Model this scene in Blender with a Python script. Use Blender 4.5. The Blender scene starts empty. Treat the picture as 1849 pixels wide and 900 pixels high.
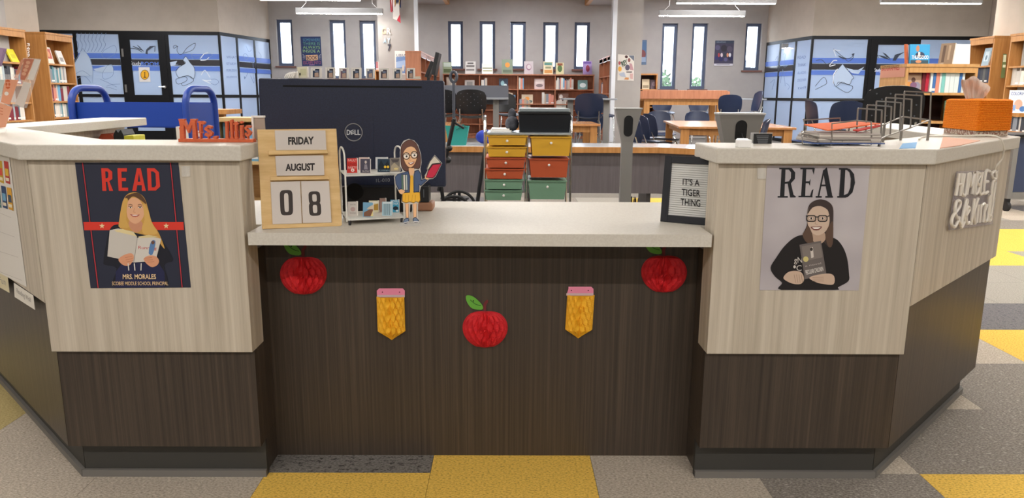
import bpy, bmesh, math, random
from mathutils import Vector, Matrix
from mathutils.geometry import tessellate_polygon
random.seed(7)
V = Vector
SC = bpy.context.scene
COL = SC.collection
# ---------------------------------------------------------------- camera
F, IW, IH = 1345.0, 1849.0, 900.0
TH, PS, RO, CH = math.radians(11.68), math.radians(.40), .0058, 1.145
_fw = V((math.sin(PS)*math.cos(TH), math.cos(PS)*math.cos(TH), -math.sin(TH)))
_r0 = V((math.cos(PS), -math.sin(PS), 0)); _u0 = _r0.cross(_fw)
_rt = _r0*math.cos(RO)+_u0*math.sin(RO); _up = _u0*math.cos(RO)-_r0*math.sin(RO)
EYE = V((0, 0, CH))
cam = bpy.data.cameras.new('camera'); camo = bpy.data.objects.new('camera', cam); COL.objects.link(camo)
cam.sensor_width = 36; cam.lens = 36*F/IW; cam.clip_start = .02; cam.clip_end = 300
camo.matrix_world = Matrix(((_rt.x, _up.x, -_fw.x, 0), (_rt.y, _up.y, -_fw.y, 0), (_rt.z, _up.z, -_fw.z, CH), (0, 0, 0, 1)))
SC.camera = camo
# ---------------------------------------------------------------- world, exposure
SKY_STRENGTH = 9.0
LAMP_STRENGTH = 84.0
w = bpy.data.worlds.new('world'); SC.world = w; w.use_nodes = True
bg = w.node_tree.nodes['Background']; bg.inputs[0].default_value = (.78, .88, 1, 1); bg.inputs[1].default_value = SKY_STRENGTH
SC.view_settings.view_transform = 'Standard'; SC.view_settings.look = 'None'
SC.view_settings.exposure = 0.12; SC.view_settings.gamma = 1; SC.view_settings.use_curve_mapping = False

# measured points of the photograph turned into places: on an upright plane at depth Y, at height Z, or on any plane
def ray(x, y): return _fw+_rt*((x-IW/2)/F)+_up*((IH/2-y)/F)
def PY(x, y, Y): r = ray(x, y); return EYE+r*(Y/r.y)
def PZ(x, y, Z): r = ray(x, y); return EYE+r*((Z-CH)/r.z)
class Plane:
    """o: a point, ex: direction along, ey: direction up; n points to the viewer"""
    def __init__(s, o, ex, ey=(0, 0, 1)):
        s.o = V(o); s.ex = V(ex).normalized(); s.ey = V(ey).normalized(); s.n = s.ex.cross(s.ey).normalized()
    def px(s, x, y, d=0):
        r = ray(x, y); t = ((s.o+s.n*d)-EYE).dot(s.n)/r.dot(s.n); return EYE+r*t
    def at(s, a, b, d=0): return s.o+s.ex*a+s.ey*b+s.n*d
def crop(x0, y0, sc): return lambda pts: [(x0+p[0]/sc, y0+p[1]/sc) for p in pts]

# ---------------------------------------------------------------- materials
def lin(c):
    if isinstance(c, str):
        c = c.lstrip('#'); c = [int(c[i:i+2], 16)/255 for i in (0, 2, 4)]
        c = [x/12.92 if x <= .04045 else ((x+.055)/1.055)**2.4 for x in c]
    return tuple(c[:3])+(1,)
MATS = {}
def mat(name, col='#808080', rough=.6, metal=0, emit=0, spec=.4, coat=0):
    if name in MATS: return MATS[name]
    m = bpy.data.materials.new(name); m.use_nodes = True
    b = m.node_tree.nodes['Principled BSDF']
    b.inputs['Base Color'].default_value = lin(col); b.inputs['Roughness'].default_value = rough
    b.inputs['Metallic'].default_value = metal; b.inputs['Specular IOR Level'].default_value = spec
    if coat: b.inputs['Coat Weight'].default_value = coat
    if emit: b.inputs['Emission Color'].default_value = lin(col); b.inputs['Emission Strength'].default_value = emit
    MATS[name] = m; return m
def noisy(name, c1, c2, scale=(8, 8, 8), rough=.6, detail=4, bump=0, lo=.35, hi=.65, spec=.4, metal=0, c3=None, coat=0, nrough=.6):
    """two or three colours mixed by a stretched noise: grain, speckle, pile"""
    if name in MATS: return MATS[name]
    m = mat(name, c1, rough, metal, 0, spec, coat); nt = m.node_tree; b = nt.nodes['Principled BSDF']
    tc = nt.nodes.new('ShaderNodeTexCoord'); mp = nt.nodes.new('ShaderNodeMapping'); mp.inputs['Scale'].default_value = scale
    nz = nt.nodes.new('ShaderNodeTexNoise'); nz.inputs['Scale'].default_value = 1; nz.inputs['Detail'].default_value = detail; nz.inputs['Roughness'].default_value = nrough
    cr = nt.nodes.new('ShaderNodeValToRGB'); cr.color_ramp.elements[0].position = lo; cr.color_ramp.elements[1].position = hi
    cr.color_ramp.elements[0].color = lin(c1); cr.color_ramp.elements[1].color = lin(c2)
    if c3: e = cr.color_ramp.elements.new((lo+hi)/2); e.color = lin(c3)
    nt.links.new(tc.outputs['Object'], mp.inputs[0]); nt.links.new(mp.outputs[0], nz.inputs[0])
    nt.links.new(nz.outputs[0], cr.inputs[0]); nt.links.new(cr.outputs[0], b.inputs['Base Color'])
    if bump:
        bp = nt.nodes.new('ShaderNodeBump'); bp.inputs['Strength'].default_value = bump; bp.inputs['Distance'].default_value = .004
        nt.links.new(nz.outputs[0], bp.inputs['Height']); nt.links.new(bp.outputs[0], b.inputs['Normal'])
    return m
def flat(c, rough=.75): return mat('paint_'+str(c).lstrip('#')+('' if rough == .75 else str(rough)), c, rough)
def carpet(name, base, dark, light, spot=.62, thread=None):
    """short loop pile: fine fibres plus long worm-like darker threads running across"""
    m = noisy(name, dark, light, (120, 230, 120), .95, 2, .6, .25, .75, .1, c3=base); nt = m.node_tree
    b = nt.nodes['Principled BSDF']; src = b.inputs['Base Color'].links[0].from_socket
    tc = [n for n in nt.nodes if n.type == 'TEX_COORD'][0]
    mp = nt.nodes.new('ShaderNodeMapping'); mp.inputs['Scale'].default_value = (38, 75, 40)
    nz = nt.nodes.new('ShaderNodeTexNoise'); nz.inputs['Scale'].default_value = 1; nz.inputs['Detail'].default_value = 3; nz.inputs['Roughness'].default_value = .75
    mr = nt.nodes.new('ShaderNodeMapRange'); mr.inputs[1].default_value = spot; mr.inputs[2].default_value = spot+.06
    mx = nt.nodes.new('ShaderNodeMix'); mx.data_type = 'RGBA'; mx.inputs[7].default_value = lin(thread or dark)
    nt.links.new(tc.outputs['Object'], mp.inputs[0]); nt.links.new(mp.outputs[0], nz.inputs[0]); nt.links.new(nz.outputs[0], mr.inputs[0])
    nt.links.new(mr.outputs[0], mx.inputs[0]); nt.links.new(src, mx.inputs[6]); nt.links.new(mx.outputs[2], b.inputs['Base Color'])
    return m
def glassy(name, col, rough=.05, alpha=.25):
    m = mat(name, col, rough, 0, 0, .5); m.node_tree.nodes['Principled BSDF'].inputs['Alpha'].default_value = alpha; return m
def frosted(name, col, trans=.35, rough=.3):
    m = bpy.data.materials.new(name); m.use_nodes = True; nt = m.node_tree; MATS[name] = m
    b = nt.nodes['Principled BSDF']; b.inputs['Base Color'].default_value = lin(col); b.inputs['Roughness'].default_value = rough
    t = nt.nodes.new('ShaderNodeBsdfTranslucent'); t.inputs[0].default_value = lin(col)
    mx = nt.nodes.new('ShaderNodeMixShader'); mx.inputs[0].default_value = trans
    nt.links.new(b.outputs[0], mx.inputs[1]); nt.links.new(t.outputs[0], mx.inputs[2])
    nt.links.new(mx.outputs[0], nt.nodes['Material Output'].inputs[0]); return m
LIGHTWOOD = noisy('ash_laminate', '#aa9f8e', '#cec4b4', (52, 52, 1.1), .5, 5, 0, .28, .70, c3='#beb3a2', nrough=.65)
DARKWOOD = noisy('espresso_laminate', '#302a25', '#574b40', (110, 110, 1.0), .42, 5, 0, .26, .76, c3='#433a32', nrough=.7)
QUARTZ = noisy('quartz', '#c9c3b9', '#cfcac0', (160, 160, 160), .42, 2, 0, .4, .6, .08)
OAK = noisy('oak', '#a9743c', '#c58f55', (30, 30, 2.2), .45, 4, 0, .3, .7)
OAKRED = noisy('red_oak', '#a5684a', '#bd7f5e', (26, 26, 2.2), .45, 4, 0, .3, .7)
MAPLE = noisy('maple', '#c9a468', '#dcbb84', (3, 30, 60), .5, 4, 0, .3, .7)
WALL = noisy('wall_paint', '#a29d99', '#a8a39e', (3, 3, 3), .85, 3, 0, .3, .7, .2)
WALLWARM = noisy('wall_paint_warm', '#b5aa9c', '#bdb2a4', (3, 3, 3), .85, 3, 0, .3, .7, .2)
CEIL = noisy('ceiling_paint', '#c9c6c2', '#d2cfcb', (2, 2, 2), .9, 3, 0, .3, .7, .2)
BLACKMETAL = mat('black_anodised', '#16171a', .4, .3)
BLACK = mat('black_plastic', '#14161a', .45)
NAVY = mat('navy_plastic', '#1d2740', .4)
CHROME = mat('chrome', '#d4d6d8', .18, 1)
STEEL = mat('brushed_steel', '#9b9b99', .38, .85)
GREYMETAL = mat('grey_powder_coat', '#8d8c8a', .45, .3)
WHITE = mat('white_plastic', '#eceae6', .4)
PAPER = mat('paper', '#e6e1db', .8)
ACRYLIC = glassy('clear_acrylic', '#f2f4f6', .04, .18)
BLUE = mat('blue_powder_coat', '#1f3f94', .38)

# ---------------------------------------------------------------- mesh helpers
ORG = {}
class MB:
    def __init__(s): s.v = []; s.f = []; s.m = []
    def add(s, vs, fs, m=0):
        o = len(s.v); s.v += [V(p) for p in vs]; s.f += [tuple(i+o for i in f) for f in fs]; s.m += [m]*len(fs); return s
    def obox(s, c, ax, ay, az, m=0):
        c, ax, ay, az = V(c), V(ax), V(ay), V(az)
        vs = [c+ax*i+ay*j+az*k for i in (-1, 1) for j in (-1, 1) for k in (-1, 1)]
        return s.add(vs, [(0, 1, 3, 2), (4, 6, 7, 5), (0, 4, 5, 1), (2, 3, 7, 6), (0, 2, 6, 4), (1, 5, 7, 3)], m)
    def box(s, x0, x1, y0, y1, z0, z1, m=0):
        return s.obox(((x0+x1)/2, (y0+y1)/2, (z0+z1)/2), ((x1-x0)/2, 0, 0), (0, (y1-y0)/2, 0), (0, 0, (z1-z0)/2), m)
    def extr(s, pts, vec, m=0):
        n = len(pts); vec = V(vec); a = [V(p) for p in pts]; b = [p+vec for p in a]
        o = len(s.v); s.v += a+b
        tri = tessellate_polygon([a])
        for t in tri: s.f.append(tuple(o+i for i in t)); s.m.append(m); s.f.append(tuple(o+n+i for i in reversed(t))); s.m.append(m)
        for i in range(n): j = (i+1) % n; s.f.append((o+i, o+j, o+n+j, o+n+i)); s.m.append(m)
        return s
    def prism(s, p2, z0, z1, m=0): return s.extr([(p[0], p[1], z0) for p in p2], (0, 0, z1-z0), m)
    def face(s, pts, m=0):
        a = [V(p) for p in pts]; o = len(s.v); s.v += a
        for t in tessellate_polygon([a]): s.f.append(tuple(o+i for i in t)); s.m.append(m)
        return s
    def tube(s, pts, r, n=8, m=0, closed=False):
        pts = [V(p) for p in pts]; k = len(pts); o = len(s.v); up = None
        for i, p in enumerate(pts):
            if closed: d = (pts[(i+1) % k]-pts[i-1])
            else: d = pts[min(i+1, k-1)]-pts[max(i-1, 0)]
            d.normalize()
            if up is None: up = d.orthogonal().normalized()
            up = (up-d*up.dot(d)); up = up.normalized() if up.length > 1e-6 else d.orthogonal().normalized()
            sd = d.cross(up); rr = r[i] if isinstance(r, (list, tuple)) else r
            for q in range(n): a = 2*math.pi*q/n; s.v.append(p+up*(rr*math.cos(a))+sd*(rr*math.sin(a)))
        for i in range(k if closed else k-1):
            a, b = o+i*n, o+((i+1) % k)*n
            for q in range(n): q2 = (q+1) % n; s.f.append((a+q, a+q2, b+q2, b+q)); s.m.append(m)
        if not closed:
            s.f.append(tuple(o+q for q in reversed(range(n)))); s.m.append(m); s.f.append(tuple(o+(k-1)*n+q for q in range(n))); s.m.append(m)
        return s
    def cyl(s, p0, p1, r, n=12, m=0): return s.tube([p0, p1], r, n, m)
    def ball(s, c, r, m=0, nu=10, nv=6):
        c = V(c); r = (r, r, r) if not isinstance(r, (list, tuple)) else r; o = len(s.v)
        for j in range(nv+1):
            t = math.pi*j/nv
            for i in range(nu): a = 2*math.pi*i/nu; s.v.append(c+V((r[0]*math.sin(t)*math.cos(a), r[1]*math.sin(t)*math.sin(a), r[2]*math.cos(t))))
        for j in range(nv):
            for i in range(nu): i2 = (i+1) % nu; s.f.append((o+j*nu+i, o+j*nu+i2, o+(j+1)*nu+i2, o+(j+1)*nu+i)); s.m.append(m)
        return s
    def shell(s, fn, nu, nv, th, m=0):
        """a thin curved panel: fn(u,v)->point, thickened by th"""
        P = [[V(fn(i/nu, j/nv)) for i in range(nu+1)] for j in range(nv+1)]; o = len(s.v); N = (nu+1)*(nv+1); A = []; B = []
        for j in range(nv+1):
            for i in range(nu+1):
                du = P[j][min(i+1, nu)]-P[j][max(i-1, 0)]; dv = P[min(j+1, nv)][i]-P[max(j-1, 0)][i]
                nn = du.cross(dv); nn = nn.normalized() if nn.length > 1e-9 else V((0, 0, 1)); A.append(P[j][i]); B.append(P[j][i]+nn*th)
        s.v += A+B
        ix = lambda i, j: o+j*(nu+1)+i
        for j in range(nv):
            for i in range(nu):
                q = (ix(i, j), ix(i+1, j), ix(i+1, j+1), ix(i, j+1)); s.f += [tuple(reversed(q)), tuple(a+N for a in q)]; s.m += [m, m]
        rim = [ix(i, 0) for i in range(nu)]+[ix(nu, j) for j in range(nv)]+[ix(i, nv) for i in range(nu, 0, -1)]+[ix(0, j) for j in range(nv, 0, -1)]
        for a, b in zip(rim, rim[1:]+rim[:1]): s.f.append((a, b, b+N, a+N)); s.m.append(m)
        return s
    def build(s, name, mats, parent=None, bevel=0, smooth=False, org=None):
        if not isinstance(mats, (list, tuple)): mats = [mats]
        o = V(org) if org is not None else (ORG[parent.name] if parent else V((0, 0, 0)))
        me = bpy.data.meshes.new(name); me.from_pydata([p-o for p in s.v], [], s.f)
        for m in mats: me.materials.append(m)
        me.polygons.foreach_set('material_index', s.m)
        bm = bmesh.new(); bm.from_mesh(me)
        if bevel: bmesh.ops.remove_doubles(bm, verts=bm.verts, dist=1e-5)
        bmesh.ops.recalc_face_normals(bm, faces=bm.faces)
        if bevel:
            bmesh.ops.dissolve_limit(bm, angle_limit=.01, verts=bm.verts, edges=bm.edges)
            eg = [e for e in bm.edges if len(e.link_faces) == 2 and e.calc_face_angle() > .5]
            bmesh.ops.bevel(bm, geom=eg, offset=bevel, segments=2, profile=.5, affect='EDGES', clamp_overlap=True)
        bm.to_mesh(me); bm.free()
        if smooth:
            me.polygons.foreach_set('use_smooth', [True]*len(me.polygons))
            if hasattr(me, 'set_sharp_from_angle'): me.set_sharp_from_angle(angle=.7)
        ob = bpy.data.objects.new(name, me); COL.objects.link(ob); ob.parent = parent
        if parent is None: ob.location = o
        ORG[ob.name] = o
        return ob
def tag(o, label=None, cat=None, group=None, kind=None):
    if label: o['label'] = label
    if cat: o['category'] = cat
    if group: o['group'] = group
    if kind: o['kind'] = kind
    return o
def thing(name, label, cat, loc=(0, 0, 0), group=None):
    o = bpy.data.objects.new(name, None); COL.objects.link(o); o.location = loc; o.empty_display_size = .05
    ORG[o.name] = V(loc); return tag(o, label, cat, group)
def solo(mb, name, mats, label, cat, group=None, loc=None, bevel=0, smooth=False):
    if loc is None:
        lo = [min(p[i] for p in mb.v) for i in range(3)]; hi = [max(p[i] for p in mb.v) for i in range(3)]
        loc = ((lo[0]+hi[0])/2, (lo[1]+hi[1])/2, lo[2])
    return tag(mb.build(name, mats, None, bevel, smooth, loc), label, cat, group)
def struct(mb, name, mats, parent=None, bevel=0):
    o = mb.build(name, mats, parent, bevel)
    if parent is None: o['kind'] = 'structure'
    return o
def copy_tree(o, parent=None):
    c = o.copy(); COL.objects.link(c); c.parent = parent
    for ch in list(o.children): copy_tree(ch, c)
    return c
def offset(path, d):
    """offset a polyline sideways (positive = to the right of travel), mitred"""
    out = []; n = len(path)
    for i in range(n):
        p = V((path[i][0], path[i][1])); ds = []
        if i > 0: ds.append((p-V(path[i-1][:2])).normalized())
        if i < n-1: ds.append((V(path[i+1][:2])-p).normalized())
        ns = [V((e.y, -e.x)) for e in ds]
        if len(ns) == 1: out.append(tuple(p+ns[0]*d))
        else: b = (ns[0]+ns[1]).normalized(); out.append(tuple(p+b*(d/b.dot(ns[0]))))
    return out
def arc(c, r, a0, a1, n=8): return [(c[0]+r*math.cos(a0+(a1-a0)*i/n), c[1]+r*math.sin(a0+(a1-a0)*i/n)) for i in range(n+1)]
def rrect(x0, x1, y0, y1, r, n=4):
    P = []
    for cx, cy, a in ((x1-r, y1-r, 0), (x0+r, y1-r, 90), (x0+r, y0+r, 180), (x1-r, y0+r, 270)): P += arc((cx, cy), r, math.radians(a), math.radians(a+90), n)
    return P
def smooth_loop(pts, n=4):
    """closed Catmull-Rom through the points"""
    k = len(pts); out = []
    for i in range(k):
        p0, p1, p2, p3 = [V(pts[(i+j) % k]) for j in (-1, 0, 1, 2)]
        for q in range(n):
            t = q/n; out.append(tuple(.5*((2*p1)+(p2-p0)*t+(2*p0-5*p1+4*p2-p3)*t*t+(3*p1-p0-3*p2+p3)*t**3)))
    return out
def smooth_path(pts, n=6):
    out = []; k = len(pts)
    for i in range(k-1):
        p0, p1, p2, p3 = [V(pts[max(0, min(k-1, i+j))]) for j in (-1, 0, 1, 2)]
        for q in range(n):
            t = q/n; out.append(.5*((2*p1)+(p2-p0)*t+(2*p0-5*p1+4*p2-p3)*t*t+(3*p1-p0-3*p2+p3)*t**3))
    out.append(V(pts[-1])); return out
def ell(cx, cy, rx, ry, n=16, rot=0):
    c, s_ = math.cos(rot), math.sin(rot)
    return [(cx+rx*math.cos(a)*c-ry*math.sin(a)*s_, cy+rx*math.cos(a)*s_+ry*math.sin(a)*c) for a in [2*math.pi*i/n for i in range(n)]]
_tc = {}
def text_mesh(s, bold=0):
    """flat lettering as triangles, scaled to a unit box"""
    if (s, bold) in _tc: return _tc[(s, bold)]
    cu = bpy.data.curves.new('lettering', 'FONT'); cu.body = s; cu.offset = bold; cu.resolution_u = 3; cu.fill_mode = 'BOTH'
    ob = bpy.data.objects.new('lettering', cu); COL.objects.link(ob); bpy.context.view_layer.update()
    me = bpy.data.meshes.new_from_object(ob.evaluated_get(bpy.context.evaluated_depsgraph_get()))
    vs = [v.co.copy() for v in me.vertices]; fs = [tuple(p.vertices) for p in me.polygons]
    bpy.data.objects.remove(ob); bpy.data.curves.remove(cu); bpy.data.meshes.remove(me)
    x0 = min(v.x for v in vs); x1 = max(v.x for v in vs); y0 = min(v.y for v in vs); y1 = max(v.y for v in vs)
    _tc[(s, bold)] = ([((v.x-x0)/(x1-x0), (v.y-y0)/(y1-y0)) for v in vs], fs); return _tc[(s, bold)]
class Print:
    """flat print: coloured pieces laid one over another on a plane, a hair apart"""
    def __init__(s, plane, d=.0006, step=.00012, cr=None): s.pl = plane; s.d = d; s.step = step; s.mb = MB(); s.mats = []; s.cr = cr or (lambda p: p); s.ymax = 1e9
    def mi(s, c):
        m = c if not isinstance(c, str) else flat(c)
        if m not in s.mats: s.mats.append(m)
        return s.mats.index(m)
    def poly(s, pts, c, sm=0):
        if sm: pts = [(q[0], min(q[1], s.ymax)) for q in smooth_loop(pts, sm)]
        s.mb.face([s.pl.px(x, y, s.d) for x, y in s.cr(pts)], s.mi(c)); s.d += s.step; return s
    def line(s, pts, wd, c, sm=0):
        if sm: pts = [tuple(p) for p in smooth_path(pts, sm)]
        L = offset(pts, wd/2); R = offset(pts, -wd/2); return s.poly(L+R[::-1], c)
    def ell(s, cx, cy, rx, ry, c, rot=0, n=18): return s.poly(ell(cx, cy, rx, ry, n, rot), c)
    def rect(s, x0, y0, x1, y1, c): return s.poly([(x0, y0), (x1, y0), (x1, y1), (x0, y1)], c)
    def text(s, t, tl, tr, br, bl, c, bold=0):
        vs, fs = text_mesh(t, bold); q = s.cr([tl, tr, br, bl]); tl, tr, br, bl = [V(p) for p in q]
        P = [(bl*(1-u)+br*u)*(1-v)+(tl*(1-u)+tr*u)*v for u, v in vs]
        s.mb.add([s.pl.px(p.x, p.y, s.d) for p in P], fs, s.mi(c)); s.d += s.step; return s
    def build(s, name, parent): return s.mb.build(name, s.mats, parent)
def slab(pl, pts, d0, d1, mb=None):
    """a plate whose outline is given by measured points, from depth d0 to d1 along the plane's normal"""
    mb = mb or MB(); return mb.extr([pl.px(x, y, d0) for x, y in pts], pl.n*(d1-d0))
def text3d(mb, t, fn, bold=0, m=0):
    """solid lettering; fn(u,v,side) -> point"""
    vs, fs = text_mesh(t, bold); n = len(vs); o = len(mb.v)
    mb.v += [fn(u, v, 0) for u, v in vs]+[fn(u, v, 1) for u, v in vs]; cnt = {}
    for f in fs:
        mb.f += [tuple(o+i for i in reversed(f)), tuple(o+n+i for i in f)]; mb.m += [m, m]
        for a, b in zip(f, f[1:]+f[:1]):
            if (b, a) in cnt: del cnt[(b, a)]
            else: cnt[(a, b)] = 1
    for a, b in cnt: mb.f.append((o+a, o+b, o+n+b, o+n+a)); mb.m.append(m)
    return mb
# ================================================================ the room
WY = 20.8      # rear wall
def wall_holes(mb, x0, x1, z0, z1, y0, y1, holes):
    xs = sorted({x0, x1}|{h[i] for h in holes for i in (0, 1)}); zs = sorted({z0, z1}|{h[i] for h in holes for i in (2, 3)})
    for a, b in zip(xs, xs[1:]):
        z_open = None
        for c, d in zip(zs, zs[1:]):
            mx, mz = (a+b)/2, (c+d)/2
            if any(h[0] < mx < h[1] and h[2] < mz < h[3] for h in holes): continue
            mb.box(a, b, y0, y1, c, d)
    return mb
CZ = 3.72
fl = struct(MB().box(-11.2, 11.4, -6, WY+.6, -.12, -.006), 'floor', noisy('carpet_base', '#6f6a64', '#8b857d', (90, 180, 90), .95, 4, .3, .3, .7, .1))
struct(MB().box(-11.2, 11.4, -6, WY+.6, CZ, CZ+.1), 'ceiling', CEIL)
struct(MB().box(-7.55, -7.3, -6, 12.1, 0, CZ), 'wall_left', WALLWARM)
struct(MB().box(7.62, 7.87, -6, 12.1, 0, CZ), 'wall_right', WALLWARM)
struct(MB().box(-11.2, 11.4, -6.2, -6, 0, CZ), 'wall_front', WALLWARM)
struct(MB().box(-11.3, -11.2, 12, WY+.6, 0, CZ).box(-11.2, -7.55, 11.9, 12.0, 0, CZ), 'wall_far_left', WALLWARM)
struct(MB().box(11.4, 11.5, 12, WY+.6, 0, CZ).box(7.87, 11.4, 11.9, 12.0, 0, CZ), 'wall_far_right', WALLWARM)
# windows of the rear wall: (px left, px right, py top, py bottom)
WIN = [(500, 529, 35, 119), (596, 625, 36, 142), (650, 679, 37, 142), (809, 836, 38, 124), (866, 894, 38, 124), (921.5, 949, 39, 124), (980.5, 1008, 40, 125), (1037, 1065, 40, 125),
       (1194, 1222, 42, 161), (1248, 1276, 42, 161), (1345, 1374, 42, 127)]
holes = []
for (a, b, c, d) in WIN:
    p = PY(a, (c+d)/2, WY); q = PY(b, (c+d)/2, WY); t = PY((a+b)/2, c, WY); u = PY((a+b)/2, d, WY); holes.append((p.x, q.x, u.z, t.z))
struct(wall_holes(MB(), -11.2, 11.4, 0, CZ, WY, WY+.3, holes), 'wall_back', WALL)
GLASS = glassy('window_glass', '#e8f1fb', .02, .06)
WFRAME = mat('slate_window_frame', '#4c566c', .5)
for i, (x0, x1, z0, z1) in enumerate(holes):
    fw = .078; y0, y1 = WY+.10, WY+.16
    m = MB().box(x0+.001, x0+fw, y0, y1, z0, z1).box(x1-fw, x1-.001, y0, y1, z0, z1).box(x0+fw, x1-fw, y0, y1, z0, z0+fw).box(x0+fw, x1-fw, y0, y1, z1-fw, z1-.001)
    wdw = struct(m, 'window_%d' % (i+1), WFRAME)
    MB().box(x0+fw, x1-fw, y0+.025, y0+.032, z0+fw, z1-fw).build('pane', GLASS, wdw)
    MB().box(x0-.06, x1+.06, WY-.06, WY-.001, z0-.05, z0-.005).build('window_sill', mat('stained_sill', '#6e4a40', .5), wdw)
# rear side walls enclosing the two study rooms (above and inside the glazing)
SZ = 2.574
LA, LB, LC = PZ(115, 51.5, SZ), PZ(396, 57.5, SZ), PZ(487, 71, SZ)
RA, RB, RC = PZ(1760, 66, SZ), PZ(1467, 64.5, SZ), PZ(1384, 78.5, SZ)
LA.x = -11.19; LA.y = LB.y-.25; RA.x = 11.39; RA.y = RB.y-.1; LC = PY(487, 72, WY-.01); RC = PY(1384, 79, WY-.01)
def upper_wall(A, B, C, nm):
    m = MB(); n1 = (B-A).normalized(); t = .12
    path = [A, B, C]; sg = -1 if C.x < 0 else 1
    inn = offset([(p.x, p.y) for p in path], -t if sg < 0 else t)
    for i in (0, 1):
        m.prism([(path[i].x, path[i].y), (path[i+1].x, path[i+1].y), inn[i+1], inn[i]], SZ+.001, CZ)
    return struct(m, nm, WALLWARM)
upper_wall(LA, LB, LC, 'wall_study_left'); upper_wall(RA, RB, RC, 'wall_study_right')
FILM = frosted('frosted_film', '#cfdff4', .5, .2); FILM2 = mat('white_film', '#bfd2ea', .35)
FILMBLUE = mat('blue_film', '#5c7ed2', .4); FILMDARK = mat('dark_clear_band', '#3c3c40', .15); INK = mat('dark_line_print', '#3f4757', .6)
INKPALE = mat('pale_line_print', '#7f99be', .6); INKWHITE = mat('white_line_print', '#eef4fb', .5)
def glazing(A, B, cuts, doors, nm, n0, rail=1.08, zt=SZ):
    """a run of storefront from A to B; cuts: fractions of mullions; doors: index of bays that are doors"""
    d = V((B.x-A.x, B.y-A.y, 0)); L = d.length; d.normalize(); nrm = V((d.y, -d.x, 0))
    if nrm.dot(EYE-A) < 0: nrm = -nrm
    o = V((A.x, A.y, 0)); th = .05
    root = bpy.data.objects.new(nm, None); COL.objects.link(root); root.location = o; ORG[root.name] = o; root['kind'] = 'structure'
    def bar(a0, a1, z0, z1, nme, mt=BLACKMETAL, t=th, off=0, par=None):
        c = o+d*((a0+a1)/2)+V((0, 0, (z0+z1)/2))-nrm*(t/2-off); return MB().obox(c, d*((a1-a0)/2), nrm*(t/2), V((0, 0, (z1-z0)/2))).build(nme, mt, par or root)
    bar(0, L, zt-.08, zt, 'head_rail'); bar(0, L, 0, .08, 'bottom_rail')
    xs = [0]+[c*L for c in cuts]+[L]
    for x in xs: bar(max(0, x-.04), min(L, x+.04), .08, zt-.08, 'mullion')
    bays = []
    for i, (a, b) in enumerate(zip(xs, xs[1:])):
        a += .04; b -= .04
        if i in doors:
            dr = bpy.data.objects.new('door', None); COL.objects.link(dr); dr.parent = root; ORG[dr.name] = o
            st = .17
            bar(a, a+st, .02, zt-.08, 'stile', t=.045, off=.01, par=dr); bar(b-st, b, .02, zt-.08, 'stile', t=.045, off=.01, par=dr)
            bar(a+st, b-st, .02, .25, 'rail', t=.045, off=.01, par=dr); bar(a+st, b-st, zt-.2, zt-.08, 'rail', t=.045, off=.01, par=dr); bar(a+st, b-st, .84, 1.1, 'rail', t=.045, off=.01, par=dr); bar(a+st, b-st, .25, .84, 'pane', FILM, t=.012, off=-.012, par=dr)
            bar(a+st, b-st, 1.1, zt-.2, 'pane', FILM, t=.012, off=-.012, par=dr)
            s = 1 if A.x < 0 else -1
            hx = b-st*.45 if s > 0 else a+st*.45
            h = o+d*hx+V((0, 0, 1.29)); dd = d*(-1 if s > 0 else 1) if d.x > 0 else d
            MB().cyl(h, h+nrm*.06, .035).tube([h+nrm*.055, h+nrm*.06+dd*.13], .014, 8).build('door_handle', CHROME, dr)
            for z in (.5, 1.25, zt-.5):
                q = o+d*(a-.012 if s > 0 else b+.012)+V((0, 0, z)); MB().obox(q+nrm*.012, d*.022, nrm*.012, V((0, 0, .09))).build('hinge', STEEL, dr)
            bays.append((a+st, b-st, 1.1, zt-.2))
        else:
            bar(a, b, rail-.035, rail+.035, 'transom'); bar(a, b, rail+.035, zt-.08, 'pane', FILM, t=.012, off=-.012); bar(a, b, .08, rail-.035, 'pane', FILM, t=.012, off=-.012)
            bays.append((a, b, rail+.035, zt-.08))
    return root, Plane(o+nrm*(-.010), d if d.cross(V((0, 0, 1))).dot(nrm) > 0 else -d), bays, d, o, nrm
def bands(pr_root, bays, o, d, nrm, skip_dark=()):
    """the printed stripes that cross every pane"""
    for i, (a, b, z0, z1) in enumerate(bays):
        m = MB()
        for (h0, h1, mi) in ((1.945, 2.06, 0), (1.665, 1.77, 0), (1.79, 1.925, 1)):
            c = o+d*((a+b)/2)+nrm*.0025+V((0, 0, (h0+h1)/2)); m.obox(c, d*((b-a)/2-.002), nrm*.001, V((0, 0, (h1-h0)/2)), mi)
        m.build('printed_band', [FILMBLUE, FILMDARK], pr_root)
def frac(A, B, x, y=120):
    pl = Plane((A.x, A.y, 0), (B.x-A.x, B.y-A.y, 0)); p = pl.px(x, y); return (V((p.x-A.x, p.y-A.y))).length/V((B.x-A.x, B.y-A.y)).length
gl, plL, bL, dL, oL, nL = glazing(LA, LB, [frac(LA, LB, 140, 120), frac(LA, LB, 222, 120), frac(LA, LB, 305, 120)], (2,), 'window_12', 0)
bands(gl, bL, oL, dL, nL)
gs, plLs, bLs, dLs, oLs, nLs = glazing(LB, LC, [frac(LB, LC, 431, 120), frac(LB, LC, 462, 120)], (), 'window_13', 0); bands(gs, bLs[1:], oLs, dLs, nLs)
gr, plR, bR, dR, oR, nR = glazing(RB, RA, [frac(RB, RA, 1566, 120), frac(RB, RA, 1655, 120)], (1,), 'window_14', 0); bands(gr, bR, oR, dR, nR)
gq, plRs, bRs, dRs, oRs, nRs = glazing(RC, RB, [frac(RC, RB, 1405.5, 130), frac(RC, RB, 1433, 130)], (), 'window_15', 0); bands(gq, bRs[:2], oRs, dRs, nRs)
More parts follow.
